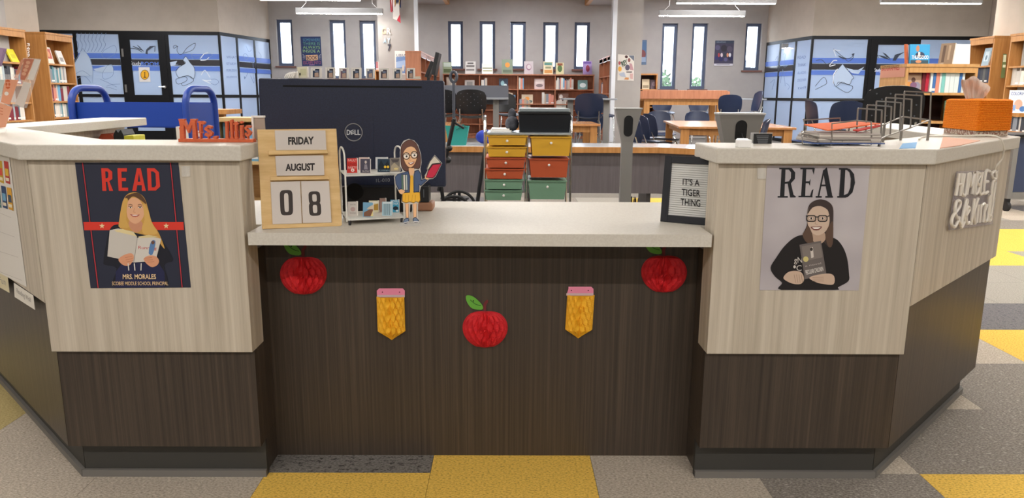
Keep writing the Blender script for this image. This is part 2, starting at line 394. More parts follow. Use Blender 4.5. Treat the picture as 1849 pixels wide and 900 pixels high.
# line drawings and lettering printed on the study-room glass
def drawn(pl, root, name, cr, items):
    p = Print(pl, .016, .0004, cr)
    for pts, wd, c in items: p.line(pts, wd, c, 5)
    return p, root, name
c1 = crop(290, 50, 6.0); p = Print(plL, .016, .0003, c1)
p.poly([(242, 355), (272, 312), (320, 380), (362, 430), (372, 500), (355, 555), (300, 520), (240, 530), (195, 540), (165, 480), (200, 430), (270, 385)], FILM2).poly([(100, 375), (180, 360), (160, 400), (200, 395), (110, 420)], FILM2)
for pts in ([(285, 215), (225, 205), (180, 205), (145, 225), (140, 200), (165, 192), (182, 210), (178, 250), (205, 290), (240, 280), (290, 215), (375, 168), (350, 240), (245, 278)],
            [(242, 355), (272, 312), (320, 380), (362, 430), (372, 500), (355, 555), (300, 520), (240, 530), (195, 540), (165, 480), (200, 430), (270, 385), (242, 355)],
            [(165, 560), (245, 530), (285, 545), (275, 580), (195, 612), (168, 590), (165, 560)], [(225, 605), (250, 630), (355, 580), (330, 535), (290, 520)]): p.line(pts, 5, INK, 3)
for pts in ([(330, 285), (370, 305), (430, 300), (410, 345), (360, 340), (335, 310), (330, 285)], [(480, 290), (540, 285), (560, 300), (520, 325)], [(545, 560), (600, 560), (630, 590), (590, 620), (540, 600)]): p.line(pts, 4, INKPALE, 3)
for pts in ([(432, 335), (470, 285), (515, 270)], [(432, 352), (490, 350), (525, 320)], [(440, 515), (480, 462), (535, 540)], [(450, 565), (500, 575), (548, 570)], [(455, 565), (545, 608)]): p.line(pts, 9, INKWHITE, 3)
p.build('line_drawing', gl)
c2 = crop(130, 50, 6.43); p = Print(plL, .016, .0003, c2)
for pts in ([(655, 240), (740, 245), (815, 285)], [(655, 240), (670, 285)], [(830, 275), (760, 205)], [(820, 262), (705, 215)], [(860, 300), (880, 240), (965, 215)], [(965, 215), (960, 280)]): p.line(pts, 7, INK, 3)
p.poly([(755, 202), (790, 225), (828, 275), (800, 250)], INK).poly([(708, 215), (760, 232), (820, 268), (770, 250)], INK).poly([(852, 300), (862, 255), (905, 215), (968, 212), (925, 235), (880, 270), (878, 312)], INK)
p.text('Study', (675, 392), (805, 392), (805, 450), (675, 450), INKWHITE).text('ROOM', (800, 395), (1005, 398), (1005, 445), (800, 442), FILMBLUE, .03)
p.build('lettering', gl)
p = Print(plL, .016, .0003, c2)
p.poly([(125, 240), (205, 350), (240, 480), (238, 560), (30, 560), (30, 420)], FILM2).poly([(410, 440), (460, 430), (480, 480), (475, 520), (330, 520), (240, 480), (300, 470)], FILM2)
for q in range(8): p.line([(60+q*48, 60), (50+q*45, 140), (75+q*45, 200), (60+q*40, 280)], 5, INKPALE, 4)
for pts in ([(125, 240), (205, 350), (240, 480), (238, 640)], [(125, 240), (50, 360), (20, 480)], [(370, 265), (490, 205), (512, 290), (400, 355), (345, 320), (370, 265)], [(410, 440), (460, 430), (480, 480), (470, 560), (380, 600), (350, 540), (410, 440)],
            [(330, 600), (420, 640), (520, 690)], [(400, 680), (470, 660), (560, 655)], [(390, 690), (450, 700), (520, 725)], [(60, 600), (140, 560), (220, 640)], [(40, 540), (120, 500), (210, 560)]): p.line(pts, 4, INKPALE, 3)
p.build('line_drawing', gl)
pp = Plane(plL.at(0, 0, .02), plL.ex)
sg = thing('room_number_sign', 'white paper sign with a brown number one in a yellow circle on the study door', 'sign', pp.px(269, 135)); ORG[sg.name] = V(sg.location)
s_ = slab(pp, c2([(772, 460), (900, 460), (912, 630), (785, 630)]), 0, .002).build('sheet', PAPER, sg)
p = Print(pp, .0025, .0004, c2); p.ell(845, 547, 50, 58, '#7a5218').ell(845, 547, 43, 51, '#f2b52c').poly([(835, 520), (850, 512), (850, 572), (865, 574), (865, 582), (830, 582), (830, 574), (841, 572), (841, 527)], '#5a3216'); p.build('printed_number', sg)
c3 = crop(1370, 0, 3.333); p = Print(plR, .016, .0003, c3)
p.poly([(505, 385), (520, 405), (570, 465), (560, 480), (545, 510), (500, 495), (465, 520), (450, 490), (455, 445)], FILM2).poly([(525, 408), (590, 425), (635, 402), (600, 445), (560, 440)], FILM2)
for pts in ([(450, 295), (490, 350), (550, 350), (580, 320), (560, 325), (570, 345), (540, 370), (510, 345), (450, 295)], [(505, 385), (520, 405), (570, 465), (560, 480), (545, 510), (500, 495), (465, 520), (450, 490), (455, 445), (505, 385)], [(470, 510), (480, 495), (500, 500), (565, 520), (550, 550), (520, 555), (465, 520)], [(345, 365), (380, 360), (405, 385), (435, 380)], [(340, 520), (390, 465), (410, 500), (380, 520), (340, 540)]): p.line(pts, 3, INK, 3)
for pts in ([(450, 300), (490, 305)], [(450, 300), (465, 340)], [(425, 395), (450, 365), (472, 365)], [(425, 400), (462, 390)], [(448, 505), (450, 450), (475, 415)]): p.line(pts, 5, INKWHITE, 2)
p.poly([(745, 315), (765, 325), (795, 355), (770, 345)], INK).poly([(715, 330), (760, 340), (795, 362), (750, 350)], INK).poly([(805, 365), (820, 330), (880, 312), (845, 335), (825, 365)], INK).line([(715, 330), (720, 350)], 3, INK).text('Study', (698, 410), (735, 410), (735, 440), (698, 440), INKWHITE)
p.build('line_drawing', gr)
for pl_, rt, cr, its in ((plLs, gs, c1, ([(895, 300), (925, 350), (950, 320), (920, 280), (895, 300)], [(925, 195), (955, 260), (985, 240)], [(970, 380), (1000, 380), (1005, 560)], [(910, 560), (945, 490), (905, 510), (910, 560)], [(975, 520), (1010, 600), (1015, 540)], [(1060, 260), (1090, 310), (1075, 360)])),
                         (plRs, gq, c3, ([(100, 360), (115, 340), (110, 395)], [(150, 330), (165, 310), (150, 400), (180, 390)], [(130, 500), (145, 420), (160, 520)], [(165, 500), (185, 520), (175, 540)], [(70, 500), (95, 480), (80, 540)]))):
    p = Print(pl_, .016, .0004, cr)
    for pts in its: p.line(pts, 4 if cr is c1 else 2.2, INKPALE, 3)
    p.build('line_drawing', rt)
p = Print(plLs, .016, .0004, c1)
for k, t in enumerate(('WHAT', 'STUDY', 'MORE IDEAS', 'students')): p.text(t, (712, 305+k*72), (825, 310+k*70), (828, 335+k*68), (715, 335+k*70), '#7d93bd')
p.build('lettering', gs)
p = Print(plRs, .016, .0004, c3)
for k in range(5): p.text(('READ', 'THINK', 'ALL BOOKS', 'DISCOVER', 'tell')[k], (235, 338+k*46), (285, 335+k*46), (282, 352+k*45), (233, 355+k*46), '#7d93bd')
p.build('lettering', gq)
# soffits over the middle bay
def soffit(xa, xb, nm):
    m = MB().box(xa, xb, 16.2, WY-.01, 3.5, CZ-.001, 0); s = struct(m, nm, WALL); xx = xb if xa < 0 else xa
    (MB().box(xx, xx+.1, 16.2, WY-.02, 3.5, CZ-.002) if xa < 0 else MB().box(xx-.1, xx, 16.2, WY-.02, 3.5, CZ-.002)).build('fascia', OAK, s)
soffit(-3.0, -1.66, 'trim_1'); soffit(2.15, 3.3, 'trim_2')
def column(px0, px1, Y, nm, edge):
    a = PY(px0, 120, Y).x; b = PY(px1, 120, Y).x
    c = struct(MB().box(a, b, Y, Y+.5, 0, CZ-.001), nm, WALL)
    e = a if edge < 0 else b
    MB().box(e-.03, e+.05, Y-.03, Y+.03, 0, CZ-.01).build('corner_guard', mat('white_guard', '#dfe3ea', .3, .2), c); return a, b
ca, cb = column(684, 752, 16.9, 'wall_column_left', 1); ra, rb = column(1107, 1158, 15.6, 'wall_column_right', -1)
struct(MB().box(-7.31, -7.1, 10.62, 11.02, 0, CZ-.001), 'wall_pilaster_left', WALL); struct(MB().box(7.42, 7.63, 10.62, 11.05, 0, CZ-.001), 'wall_pilaster_right', WALL)
# beyond the windows: two trees and the ribbed canopy of the neighbouring roof
def tree(x, y, h, label):
    t = thing('tree', label, 'tree', (x, y, -.5), 'trees outside the tall windows'); m = MB()
    for k in range(1100):
        a, b, r = random.uniform(0, 6.28), math.acos(random.uniform(-1, 1)), random.uniform(.55, 1)
        c = V((x+1.7*r*math.sin(b)*math.cos(a), y+1.2*r*math.sin(b)*math.sin(a), h-.9+1.3*r*math.cos(b))); u = V((random.uniform(-1, 1), random.uniform(-1, 1), random.uniform(-1, 1))).normalized(); v = u.orthogonal().normalized()
        m.add([c-u*.15, c+v*.09, c+u*.15, c-v*.09], [(0, 1, 2, 3)])
    m.build('crown', noisy('leaves', '#2c4226', '#45603a', (3, 3, 3), .8), t); MB().tube([(x, y, -.5), (x+.05, y, h-1.4), (x, y, h-.6)], [.16, .11, .05], 8).build('trunk', mat('bark', '#5a4636', .9), t)
q = PY(1200, 150, 26); tree(q.x, 26, 1.6, 'leafy green tree outside the left tall window of the right bay'); q = PY(1262, 158, 30); tree(q.x+.3, 30, 1.45, 'leafy green tree outside the right tall window of the right bay')
q = PY(1356, 90, 24); t = thing('roof_canopy', 'ribbed grey metal canopy outside the short right window', 'roof', (q.x, 24, 0))
for k in range(7):
    m = MB(); x = q.x-.45+k*.16; m.extr([(x, 24, 2.7-k*.22), (x+.14, 24, 2.62-k*.22), (x+.14, 24.4, 2.7-k*.22), (x, 24.4, 2.78-k*.22)], (0, 0, -1.2)).build('rib', mat('galvanised', '#a9b3c0', .4, .6), t)
# ================================================================ carpet tiles
TX, TY, TXO, TYO = .5055, .4885, .272, 2.115
CARP = {'y': carpet('carpet_yellow', '#eabf58', '#9a7e42', '#f2cf72', .66), 'd': carpet('carpet_dark_grey', '#7a7672', '#464340', '#928d87', .55), 'g': carpet('carpet_grey', '#89827b', '#605a54', '#b0a89e', .60, '#b7afa5'),
        'b': carpet('carpet_beige_grey', '#b6ab9d', '#867c70', '#d2c7b8', .62, '#d8cdbf'), 'l': carpet('carpet_light_grey', '#9c978f', '#7e7972', '#b4afa6', .64, '#b9b4ab'), 's': carpet('carpet_straw', '#b5a36f', '#97885f', '#c9b98a', .68), 'n': carpet('carpet_slate', '#726f70', '#55565c', '#8a8785', .56)}
TILEMAP = {(-1, -2): 'y', (-1, -1): 'y', (-1, 0): 'b', (-1, 1): 'g', (-1, 2): 'y', (-1, 3): 'y', (-1, -3): 'b', (-1, -4): 'b', (-1, -5): 'b', (0, -2): 'd', (0, -1): 'y', (0, 0): 'b', (0, 1): 'b', (0, 2): 'g', (0, 3): 'g', (0, 4): 'g', (0, -3): 'b', (0, -4): 'b', (0, -5): 's', (1, -5): 's', (1, -6): 's',
           (1, 2): 'b', (1, 3): 'g', (1, 4): 'g', (1, 5): 'g', (2, 3): 'b', (2, 4): 'y', (2, 5): 'y', (3, 3): 'n', (3, 4): 'n', (3, 5): 'n', (3, 6): 'n', (4, 4): 'l', (4, 5): 'l', (4, 6): 'l', (5, 5): 'l', (5, 6): 'l', (5, 7): 'l', (5, 4): 'l', (6, 5): 'y', (6, 6): 'y', (6, 7): 'l', (6, 8): 'l', (7, 6): 'y', (7, 7): 'y', (7, 8): 'g', (7, 9): 'g', (8, 7): 'y', (8, 8): 'y', (8, 9): 'y', (9, 7): 'g', (9, 8): 'g', (9, 9): 'g', (9, 10): 'g'}
tm = {}
def tile(j, k, c):
    if c not in tm:
        m = MB().box(.0007, TX-.0007, .0007, TY-.0007, -.006, 0); ob = m.build('carpet_tile', CARP[c], fl); tm[c] = ob
    else:
        ob = tm[c].copy(); COL.objects.link(ob)
    ob.location = (TXO+k*TX, TYO+j*TY, 0)
done = set()
for (j, k), c in TILEMAP.items(): tile(j, k, c); done.add((j, k))
random.seed(3)
for j in range(-1, 13):
    for k in range(-9, 16):
        x, y = TXO+(k+.5)*TX, TYO+(j+.5)*TY
        vis = (j <= 1 and k <= -4 and x > -2.4) or (j >= 1 and x > 2.2+.0*y and x/y < .8 and y < 8.6 and x > .60*y-.2) or (6.0 < y < 8.6 and -.6 < x < 3)
        if (j, k) in done or not vis: continue
        tile(j, k, 'y' if (7.0 < y < 8.5 and 1.4 < x < 2.3) else random.choice('gglbln'))

# ================================================================ pendant lamps
DIFF = mat('lamp_diffuser', '#fffaf3', .5, 0, LAMP_STRENGTH); DIFF2 = mat('added_panel_diffuser', '#f4f7ff', .5, 0, LAMP_STRENGTH*.30); HOUSING = mat('lamp_housing', '#8f8d89', .5)
lampN = 0
def pendant(x, y, label, z=2.80, L=1.83, group='linear pendant lamps hung from the ceiling'):
    t = thing('pendant_lamp', label, 'lamp', (x, y, z), group)
    MB().box(x-L/2, x+L/2, y-.04, y+.04, z+.012, z+.12).build('housing', HOUSING, t, .006)
    MB().box(x-L/2+.02, x+L/2-.02, y-.034, y+.034, z, z+.0115).build('diffuser', DIFF, t)
    for s in (-1, 1):
        xx = x+s*(L/2-.12); MB().tube([(xx, y, z+.12), (xx-s*.1, y, z+.22), (xx-s*.1, y, CZ-.002)], .006, 6).build('cable', WHITE, t)
    return t
near = {(-7, 13.7): 'long white pendant lamp in front of the left study room door', (-3.57, 14.1): 'long white pendant lamp at the top edge left of the flag, the nearer of two', (-3.55, 16.4): 'long white pendant lamp above the left window trio, the farther of two',
        (4.1, 16.4): 'long white pendant lamp above the tall windows of the right bay, the farthest of three', (3.98, 14.2): 'long white pendant lamp above the right bay, middle of three', (3.96, 12.35): 'long white pendant lamp above the right bay, nearest of three at the top edge',
        (7.62, 14.0): 'long white pendant lamp in front of the right study room glass', (7.55, 12.45): 'long white pendant lamp at the top right edge above the oak bookcases'}
for (x, y), l in near.items(): pendant(x, y, l)
for y in (10.3, 8.2, 6.1, 4.0):
    for x in ((-5.4, -3.5, .25, 4.0, 5.8) if y > 5 else (-5.4, -3.5, 4.0, 5.8)): pendant(x, y, 'long white pendant lamp added behind the camera to light the desk front', group='linear pendant lamps overhead outside the picture')
for y in (-.7, -3.4):  # unseen lamps added behind the camera to light the desk front
    for x in (-3.5, -1.2, 1.2, 3.5): pendant(x, y, 'long white pendant lamp added behind the camera to light the desk front', group='linear pendant lamps overhead outside the picture')
for x in (-2.1, 2.5): pendant(x, 3.7, 'long white pendant lamp added behind the camera to light the desk front', group='linear pendant lamps overhead outside the picture')  # unseen pair added to brighten the things inside the desk
for x in (-9.8, -7.6, 7.9, 10.2): pendant(x, 19.6, 'long white pendant lamp added unseen inside a study room behind frosted glass', z=2.35, group='added pendant lamps inside the study rooms')  # unseen lamps added to make the frosted panes glow
for y in (12.2, 14.0, 15.8, 17.6, 19.0):  # unseen ceiling panels added to brighten the rear bays
    for x in ((-8.6, -3.9, 4.4, 8.8) if 12.5 < y < 17 else (-3.9, .3, 4.4) if y > 13 else (-3.9, 4.4)):
        t = thing('added_ceiling_light', 'flush white light panel added above the bays to brighten them, outside the picture', 'lamp', (x, y, CZ-.05), 'added flush ceiling lights above the bays')
        MB().box(x-.62, x+.62, y-.32, y+.32, CZ-.05, CZ-.002).build('frame', HOUSING, t, .004); MB().box(x-.58, x+.58, y-.28, y+.28, CZ-.056, CZ-.0505).build('diffuser', DIFF2, t)

# ================================================================ books
BCOL = ['#7b2230', '#24466f', '#2f6f73', '#c9c4ba', '#e3ddd0', '#8a8f95', '#3a3d44', '#b9472f', '#d9b13c', '#6fa7c9', '#3f7a52', '#8c6aa6', '#d98f7a', '#5b3a2c', '#a9cfd6', '#efe9df', '#c23b4a', '#4c5f8a']
_bk = {}
def book_mesh(w, h, d, c, lab=True):
    key = (round(w, 3), round(h, 2), round(d, 2), c, lab)
    if key in _bk: return _bk[key]
    m = MB().box(-w/2, w/2, 0, d, 0, h, 0).box(-w/2+.003, w/2-.003, .006, d+.002, .004, h+.0015, 1)
    if lab: m.box(-w/2-.0004, w/2+.0004, -.0008, .004, .018, .042, 2)
    o = m.build('book', [flat(c, .5), PAPER, WHITE]); me = o.data; bpy.data.objects.remove(o); _bk[key] = me; return me
def put_book(p, w, h, d, c, rz, label, group, ry=0, lab=True):
    o = bpy.data.objects.new('book', book_mesh(w, h, d, c, lab)); COL.objects.link(o); o.location = p; o.rotation_euler = (0, ry, rz); return tag(o, label, 'book', group)
ORD = 'first second third fourth fifth sixth seventh eighth ninth tenth eleventh twelfth thirteenth fourteenth fifteenth sixteenth seventeenth eighteenth nineteenth twentieth'.split()
def book_row(p0, dirv, L, rz, hmax, label, group, n=None, pal=None, d=.15, inset=.03, wmul=1.0):
    """upright books side by side from p0 along dirv; spines face the viewer side"""
    x = 0; dirv = V(dirv).normalized(); back = V((-dirv.y, dirv.x, 0)); k = 0
    while True:
        w = round(random.choice((.018, .024, .03, .036, .045))*wmul, 3); h = round(hmax*random.choice((.78, .86, .93, 1.0)), 2)
        if x+w > L or (n and k >= n): break
        put_book(V(p0)+dirv*(x+w/2)+back*inset, w, h, d, random.choice(pal or BCOL), rz, '%s book from left %s' % (ORD[min(k, 19)], label), group, lab=random.random() < .5); x += w+.0025; k += 1
def cover_book(name, label, p, w, h, rz, lean, base, shapes, cat='book', group=None, th=.02, text=None, pages=True):
    """a book standing face out: shapes (u0,v0,u1,v1,colour[,'e'])"""
    t = thing(name, label, cat, p, group); m = MB().box(-w/2, w/2, 0, th, 0, h, 0)
    if pages: m.box(-w/2+.004, w/2+.0008, .003, th-.003, .003, h+.0008, 1)
    mats = [flat(base, .45), PAPER]; d = -.0004
    def mi(c):
        mm = flat(c, .45)
        if mm not in mats: mats.append(mm)
        return mats.index(mm)
    m2 = MB()
    pm = [flat(base, .45)]
    def pmi(c):
        mm = flat(c, .45)
        if mm not in pm: pm.append(mm)
        return pm.index(mm)
    for sh in shapes:
        u0, v0, u1, v1, c = sh[:5]
        pts = ell((u0+u1)/2, (v0+v1)/2, abs(u1-u0)/2, abs(v1-v0)/2, 14) if len(sh) > 5 else [(u0, v0), (u1, v0), (u1, v1), (u0, v1)]
        m2.face([((u-.5)*w, d, v*h) for u, v in pts], pmi(c)); d -= .0003
    for tx in (text or []):
        s, u0, v0, u1, v1, c = tx; vs, fs = text_mesh(s, .02); m2.add([((u0+(u1-u0)*a-.5)*w, d, (v0+(v1-v0)*b)*h) for a, b in vs], fs, pmi(c)); d -= .0003
    ORG[t.name] = V((0, 0, 0)); o1 = m.build('cover', mats, t); 
    if shapes or text: m2.build('cover_print', pm, t)
    t.rotation_euler = (-lean, 0, rz); return t
# ================================================================ bookcases
def bookcase(name, label, p0, along, W, D, Hh, shelves, divs=(), mt=OAK, kick=.1, t=.025, group=None, backmat=None):
    """p0: front lower corner; along: direction of the front, left to right as seen; depth goes away from the viewer"""
    a = V(along).normalized(); b = V((-a.y, a.x, 0)); z = V((0, 0, 1)); p0 = V(p0)
    r = thing(name, label, 'bookcase', p0, group)
    def bx(x0, x1, y0, y1, z0, z1, nm, mm=mt): return MB().obox(p0+a*((x0+x1)/2)+b*((y0+y1)/2)+z*((z0+z1)/2), a*((x1-x0)/2), b*((y1-y0)/2), z*((z1-z0)/2)).build(nm, mm, r)
    bx(0, t, 0, D, 0, Hh-.031, 'side_panel'); bx(W-t, W, 0, D, 0, Hh-.031, 'side_panel'); bx(-.005, W+.005, -.012, D, Hh-.03, Hh, 'top_panel'); bx(t, W-t, D-.012, D, kick, Hh-.031, 'back_panel', backmat or mt)
    bx(t, W-t, .03, .05, 0, kick-.001, 'kick_board')
    if Hh > 1.9: bx(t, W-t, -.004, .018, Hh-.11, Hh-.031, 'header_rail')
    xs = [t]+[d_*W for d_ in divs]+[W-t]
    for d_ in divs: bx(d_*W-t/2, d_*W+t/2, .01, D-.013, kick, Hh-.032, 'divider')
    for s in [kick+.025]+list(shelves):
        for i in range(len(xs)-1):
            bx(xs[i]+(t/2+.001 if i else .001), xs[i+1]-(t/2+.001 if i < len(xs)-2 else .001), .008, D-.013, s-.025, s, 'shelf')
    r2 = dict(p0=p0, a=a, b=b, W=W, xs=xs, D=D); return r, r2
def on_shelf(bc, x, z, y=.03): return bc['p0']+bc['a']*x+bc['b']*y+V((0, 0, z))
# ---- left wall cases (face +X) and right wall cases (face -X)
LX = -6.97
def zat(px, py, X):
    r = ray(px, py); t = X/r.x; return EYE+r*t
def yX(px, py, X): return zat(px, py, X).y
a0, a1 = yX(80, 60, LX), yX(129, 62, LX)
SHL = [.42, .74, 1.04, 1.36]
zs = [zat(100, yy, LX).z for yy in (188, 151.5, 115)]
zs = sorted([zat(105, yy, LX).z for yy in (212, 183, 149.5, 115.5)])
HT = zat(79, 57.5, LX).z
r, bcL = bookcase('bookcase', 'tall oak bookcase beside the study room glass on the left', (LX, a0, 0), (0, 1, 0), a1-a0, .3, HT, [.36]+zs)
pal = ['#7b2230', '#c9c4ba', '#8a8f95', '#3a3d44', '#5c8f98', '#e3ddd0', '#a9b8bd', '#4b6b78']
for k, (z, lb) in enumerate(zip(zs[::-1][1:], ('upper', 'middle', 'lower'))):
    book_row(on_shelf(bcL, .03, z), bcL['a'], (a1-a0)*(.86 if k else .8), math.pi/2, .25, 'in the %s row of the oak bookcase beside the study room' % lb, 'books in the %s row of the bookcase beside the study room' % lb, pal=pal if k != 1 else ['#8c6aa6', '#24466f', '#d98f7a', '#c9c4ba', '#7b2230', '#6fa7c9'], wmul=1.5)
cover_book('book', 'red and cream book face out on top shelf of the left oak bookcase', on_shelf(bcL, .16, zs[-1], .04), .17, .25, math.pi/2, .2, '#e2d6c4', [(.1, .3, .9, .9, '#b8503a'), (.25, .4, .7, .75, '#d98f5a', 'e')], group='face-out books on the left bookcase')
cover_book('book', 'white book face out on top shelf of the left oak bookcase, the far one', on_shelf(bcL, .48, zs[-1], .04), .15, .22, math.pi/2, .3, '#dcd7cf', [(.2, .2, .8, .5, '#8f8a86')], group='face-out books on the left bookcase')
b1 = yX(44, 55, LX); b0 = b1-.95
zs2 = sorted([zat(25, yy, LX).z for yy in (218, 185, 152, 112)])
r, bcM = bookcase('bookcase', 'tall oak bookcase at the left edge of the picture', (LX, b0, 0), (0, 1, 0), b1-b0, .3, zat(20, 51, LX).z, [.36]+zs2)
cover_book('book', 'yellow book leaning face out on the bookcase at the left edge', on_shelf(bcM, .76, zs2[-1], .05), .16, .2, math.pi/2, .4, '#d8cf2c', [(.2, .3, .8, .6, '#c6b91e')])
for k, (z, lb) in enumerate(zip((zs2[2], zs2[0]), ('upper', 'lower'))):
    book_row(on_shelf(bcM, .3, z), bcM['a'], .55, math.pi/2, .25, 'in the %s row of the bookcase at the left edge' % lb, 'books in the %s row of the bookcase at the left edge' % lb, pal=pal, wmul=1.5)
RX = 7.28
c0, c1_ = yX(1797, 66, RX), yX(1753, 70, RX)
zsr = sorted([zat(1770, yy, RX).z for yy in (215, 182, 150, 119)])
r, bcR = bookcase('bookcase', 'tall oak bookcase on the right behind the low shelf unit', (RX, c1_, 0), (0, -1, 0), c1_-c0, .3, zat(1797, 64.5, RX).z, [.36]+zsr)
cover_book('book', 'grey blue book face out on top shelf of the tall right bookcase', on_shelf(bcR, .36, zsr[-1], .04), .17, .27, -math.pi/2, .15, '#8fa3ad', [(.2, .25, .8, .8, '#b9c7cc'), (.35, .3, .65, .6, '#5f7480', 'e')])
for k, z in enumerate((zsr[2],)):
    book_row(on_shelf(bcR, .05, z), bcR['a'], .6, -math.pi/2, .25, 'in the tall bookcase behind the low shelf unit', 'books in the tall bookcase behind the low shelf unit', pal=['#3a3d44', '#5b5a56', '#24304a'], wmul=1.5)
r, bcQ = bookcase('bookcase', 'tall oak bookcase at the right edge of the picture', (RX, yX(1826, 65, RX), 0), (0, -1, 0), .95, .3, zat(1826, 62, RX).z, [.36]+sorted([zat(1838, yy, RX).z for yy in (238, 206, 154, 119)]))
zq = sorted([zat(1838, yy, RX).z for yy in (238, 206, 154, 119)])
book_row(on_shelf(bcQ, .04, zq[2]), bcQ['a'], .34, -math.pi/2, .25, 'in the upper row of the bookcase at the right edge', 'books in the upper row of the bookcase at the right edge', pal=['#c9c4ba', '#8a8f95', '#7b2230', '#e3ddd0'], wmul=1.4)
book_row(on_shelf(bcQ, .05, zq[0]-.02), bcQ['a'], .8, -math.pi/2, .24, 'in the lower row of the bookcase at the right edge', 'books in the lower row of the bookcase at the right edge', pal=['#3a3d44', '#8a8f95', '#c9c4ba'], wmul=1.4)
q = on_shelf(bcQ, .52, zq[2], .03); t = thing('bookend', 'brown arched bookend block on the bookcase at the right edge', 'bookend', q)
m = MB(); m.extr([(0, -.09, 0), (0, -.09, .23), (0, .09, .23), (0, .09, 0), (0, .05, 0)]+[(0, .05*math.cos(x), .1+.05*math.sin(x)) for x in [i*math.pi/8 for i in range(9)]]+[(0, -.05, 0)], (.12, 0, 0))
ORG[t.name] = V((0, 0, 0)); m.build('block', mat('brown_card', '#8a6f5a', .7), t)
# vertical letters on the left pilaster
def upright_text(chars, pl, x0, y0, x1, y1, c, nm, label, group=None):
    t = thing(nm, label, 'lettering', pl.px((x0+x1)/2, y1)); n = len(chars)
    for i, ch in enumerate(chars):
        a = y0+(y1-y0)*i/n; b = y0+(y1-y0)*(i+.82)/n; m = MB(); q = [V(v) for v in ((x0, a), (x1, a), (x1, b), (x0, b))]
        text3d(m, ch, lambda u, v, s: pl.px(*((q[3]*(1-u)+q[2]*u)*(1-v)+(q[0]*(1-u)+q[1]*u)*v), .001+.012*s), .02); m.build('letter', c, t)
    return t
pl = Plane((-7.09, 10.82, 0), (0, 1, 0)); upright_text('3629', pl, 48.5, 78, 54, 104, mat('pale_vinyl', '#d9d4ce', .6), 'wall_lettering', 'small pale upright lettering on the left pilaster between the bookcases')
# green notices on the right pilaster
plq = Plane((7.41, 10.8, 0), (0, -1, 0)); t = thing('wall_notice', 'narrow green and white notice on the right pilaster', 'notice', plq.px(1812, 141))
slab(plq, [(1812, 97), (1818, 98), (1814, 141), (1807, 141)], .001, .004).build('sheet', mat('green_card', '#5f6b3c', .7), t); pr = Print(plq, .0045, .0005); pr.poly([(1812, 99), (1817, 99), (1816, 112), (1811, 112)], '#c9cba8').poly([(1811, 117), (1816, 117), (1815.5, 122), (1810.5, 122)], '#c9cba8'); pr.build('printed_text', t)

# ================================================================ middle bay
BY = 20.3
x0, x1 = PY(800, 150, BY).x, PY(1073, 150, BY).x; ztop = PY(935, 134, BY).z
shz = [PY(935, yy, BY).z for yy in (187.5, 161)]
sh = [.33, .72]+sorted(shz); fr = [(PY(q, 160, BY).x-x0)/(x1-x0) for q in (866, 935, 1002.5)]
r, bcC = bookcase('wall_bookcase', 'long low red oak bookcase under the five rear windows', (x0, BY, 0), (1, 0, 0), x1-x0, .35, ztop, [.38, .76]+sorted(shz), fr, OAKRED)
shC = [.125, .38, .76]+sorted(shz)
random.seed(11)
palC = ['#c9c4ba', '#e3ddd0', '#d6cfc4', '#8a8f95', '#b9a48c', '#6fa7c9', '#d98f7a', '#c7b8a8', '#dfd6cc']
def brow(pa, pb, z, lb, ymax=.3): 
    a, b = PY(pa, 150, BY).x, PY(pb, 150, BY).x
    book_row((a, BY, z), (1, 0, 0), b-a, 0, ymax, lb, 'books '+lb, pal=palC, wmul=1.5)
zt_, zm_ = shC[-1], shC[-2]; zl_ = shC[-3]
for a, b, z, lb in ((806, 826, zt_, 'in the first row, top shelf under the rear windows'), (869, 880, zt_, 'in the short row left of the dark display book'), (937, 948, zt_, 'in the thin row right of the middle divider'),
                    (1004, 1036, zt_, 'in the long right row, top shelf under the windows'), (912, 933, zm_, 'in the row left of the middle divider, second shelf'), (979, 1001, zm_, 'in the right row, second shelf under the windows'),
                    (938, 960, zl_, 'in the low shelf row behind the black bin'), (1003, 1024, zl_, 'in the low shelf row behind the wooden table')): brow(a, b, z, lb)
def cov(px, py, wpx, hpx, label, base, shapes, Y=BY+.06, rz=0, lean=.18, z=None, group=None, text=None, name='book'):
    sc = Y/F; p = PY(px, py, Y); p.z = z if z is not None else p.z
    return cover_book(name, label, p, wpx*sc, hpx*sc*1.03, rz, lean, base, shapes, group=group, text=text)
G1 = 'face-out books on the shelves under the rear windows'
for a in ((848, 160, 17, 15, 'pale grey picture book face out on the top shelf, left of three, under the windows', '#b7aea6', [(.2, .2, .8, .8, '#8e8983')], zt_), (909, 160, 16, 18, 'dark blue picture book face out on the top shelf under the windows', '#2e3a4c', [(.2, .3, .6, .8, '#8fb4b8', 'e'), (.5, .1, .9, .5, '#c9d6d2', 'e')], zt_),
          (974, 160, 18, 18, 'pink grey picture book with arches face out on the top shelf under the windows', '#c9b0aa', [(.1, .55, .9, .9, '#dccac2'), (.15, .2, .85, .5, '#7f6d6c', 'e')], zt_), (1052, 160, 17, 16, 'teal picture book with a white cloud face out on the top shelf under the windows', '#7fa39f', [(.2, .2, .85, .7, '#dfe6e2', 'e')], zt_),
          (952, 187, 20, 16, 'cream picture book with an orange sun face out on the second shelf under the windows', '#cdb79a', [(.3, .35, .7, .75, '#d98b3a', 'e'), (.6, .1, .95, .4, '#5a6a63', 'e')], zm_), (1017, 187, 18, 18, 'brown and white picture book face out on the second shelf under the windows', '#8c6a5c', [(.1, .5, .45, .9, '#e6ddd6', 'e'), (.5, .15, .9, .6, '#d9ccc4', 'e'), (.35, .3, .6, .55, '#4a3430', 'e')], zm_),
          (913, 212, 15, 19, 'tan picture book face out on the third shelf under the windows', '#b39c86', [(.2, .2, .8, .8, '#8f7864')], zl_)): cov(*a[:5], a[5], a[6], z=a[7], group=G1)
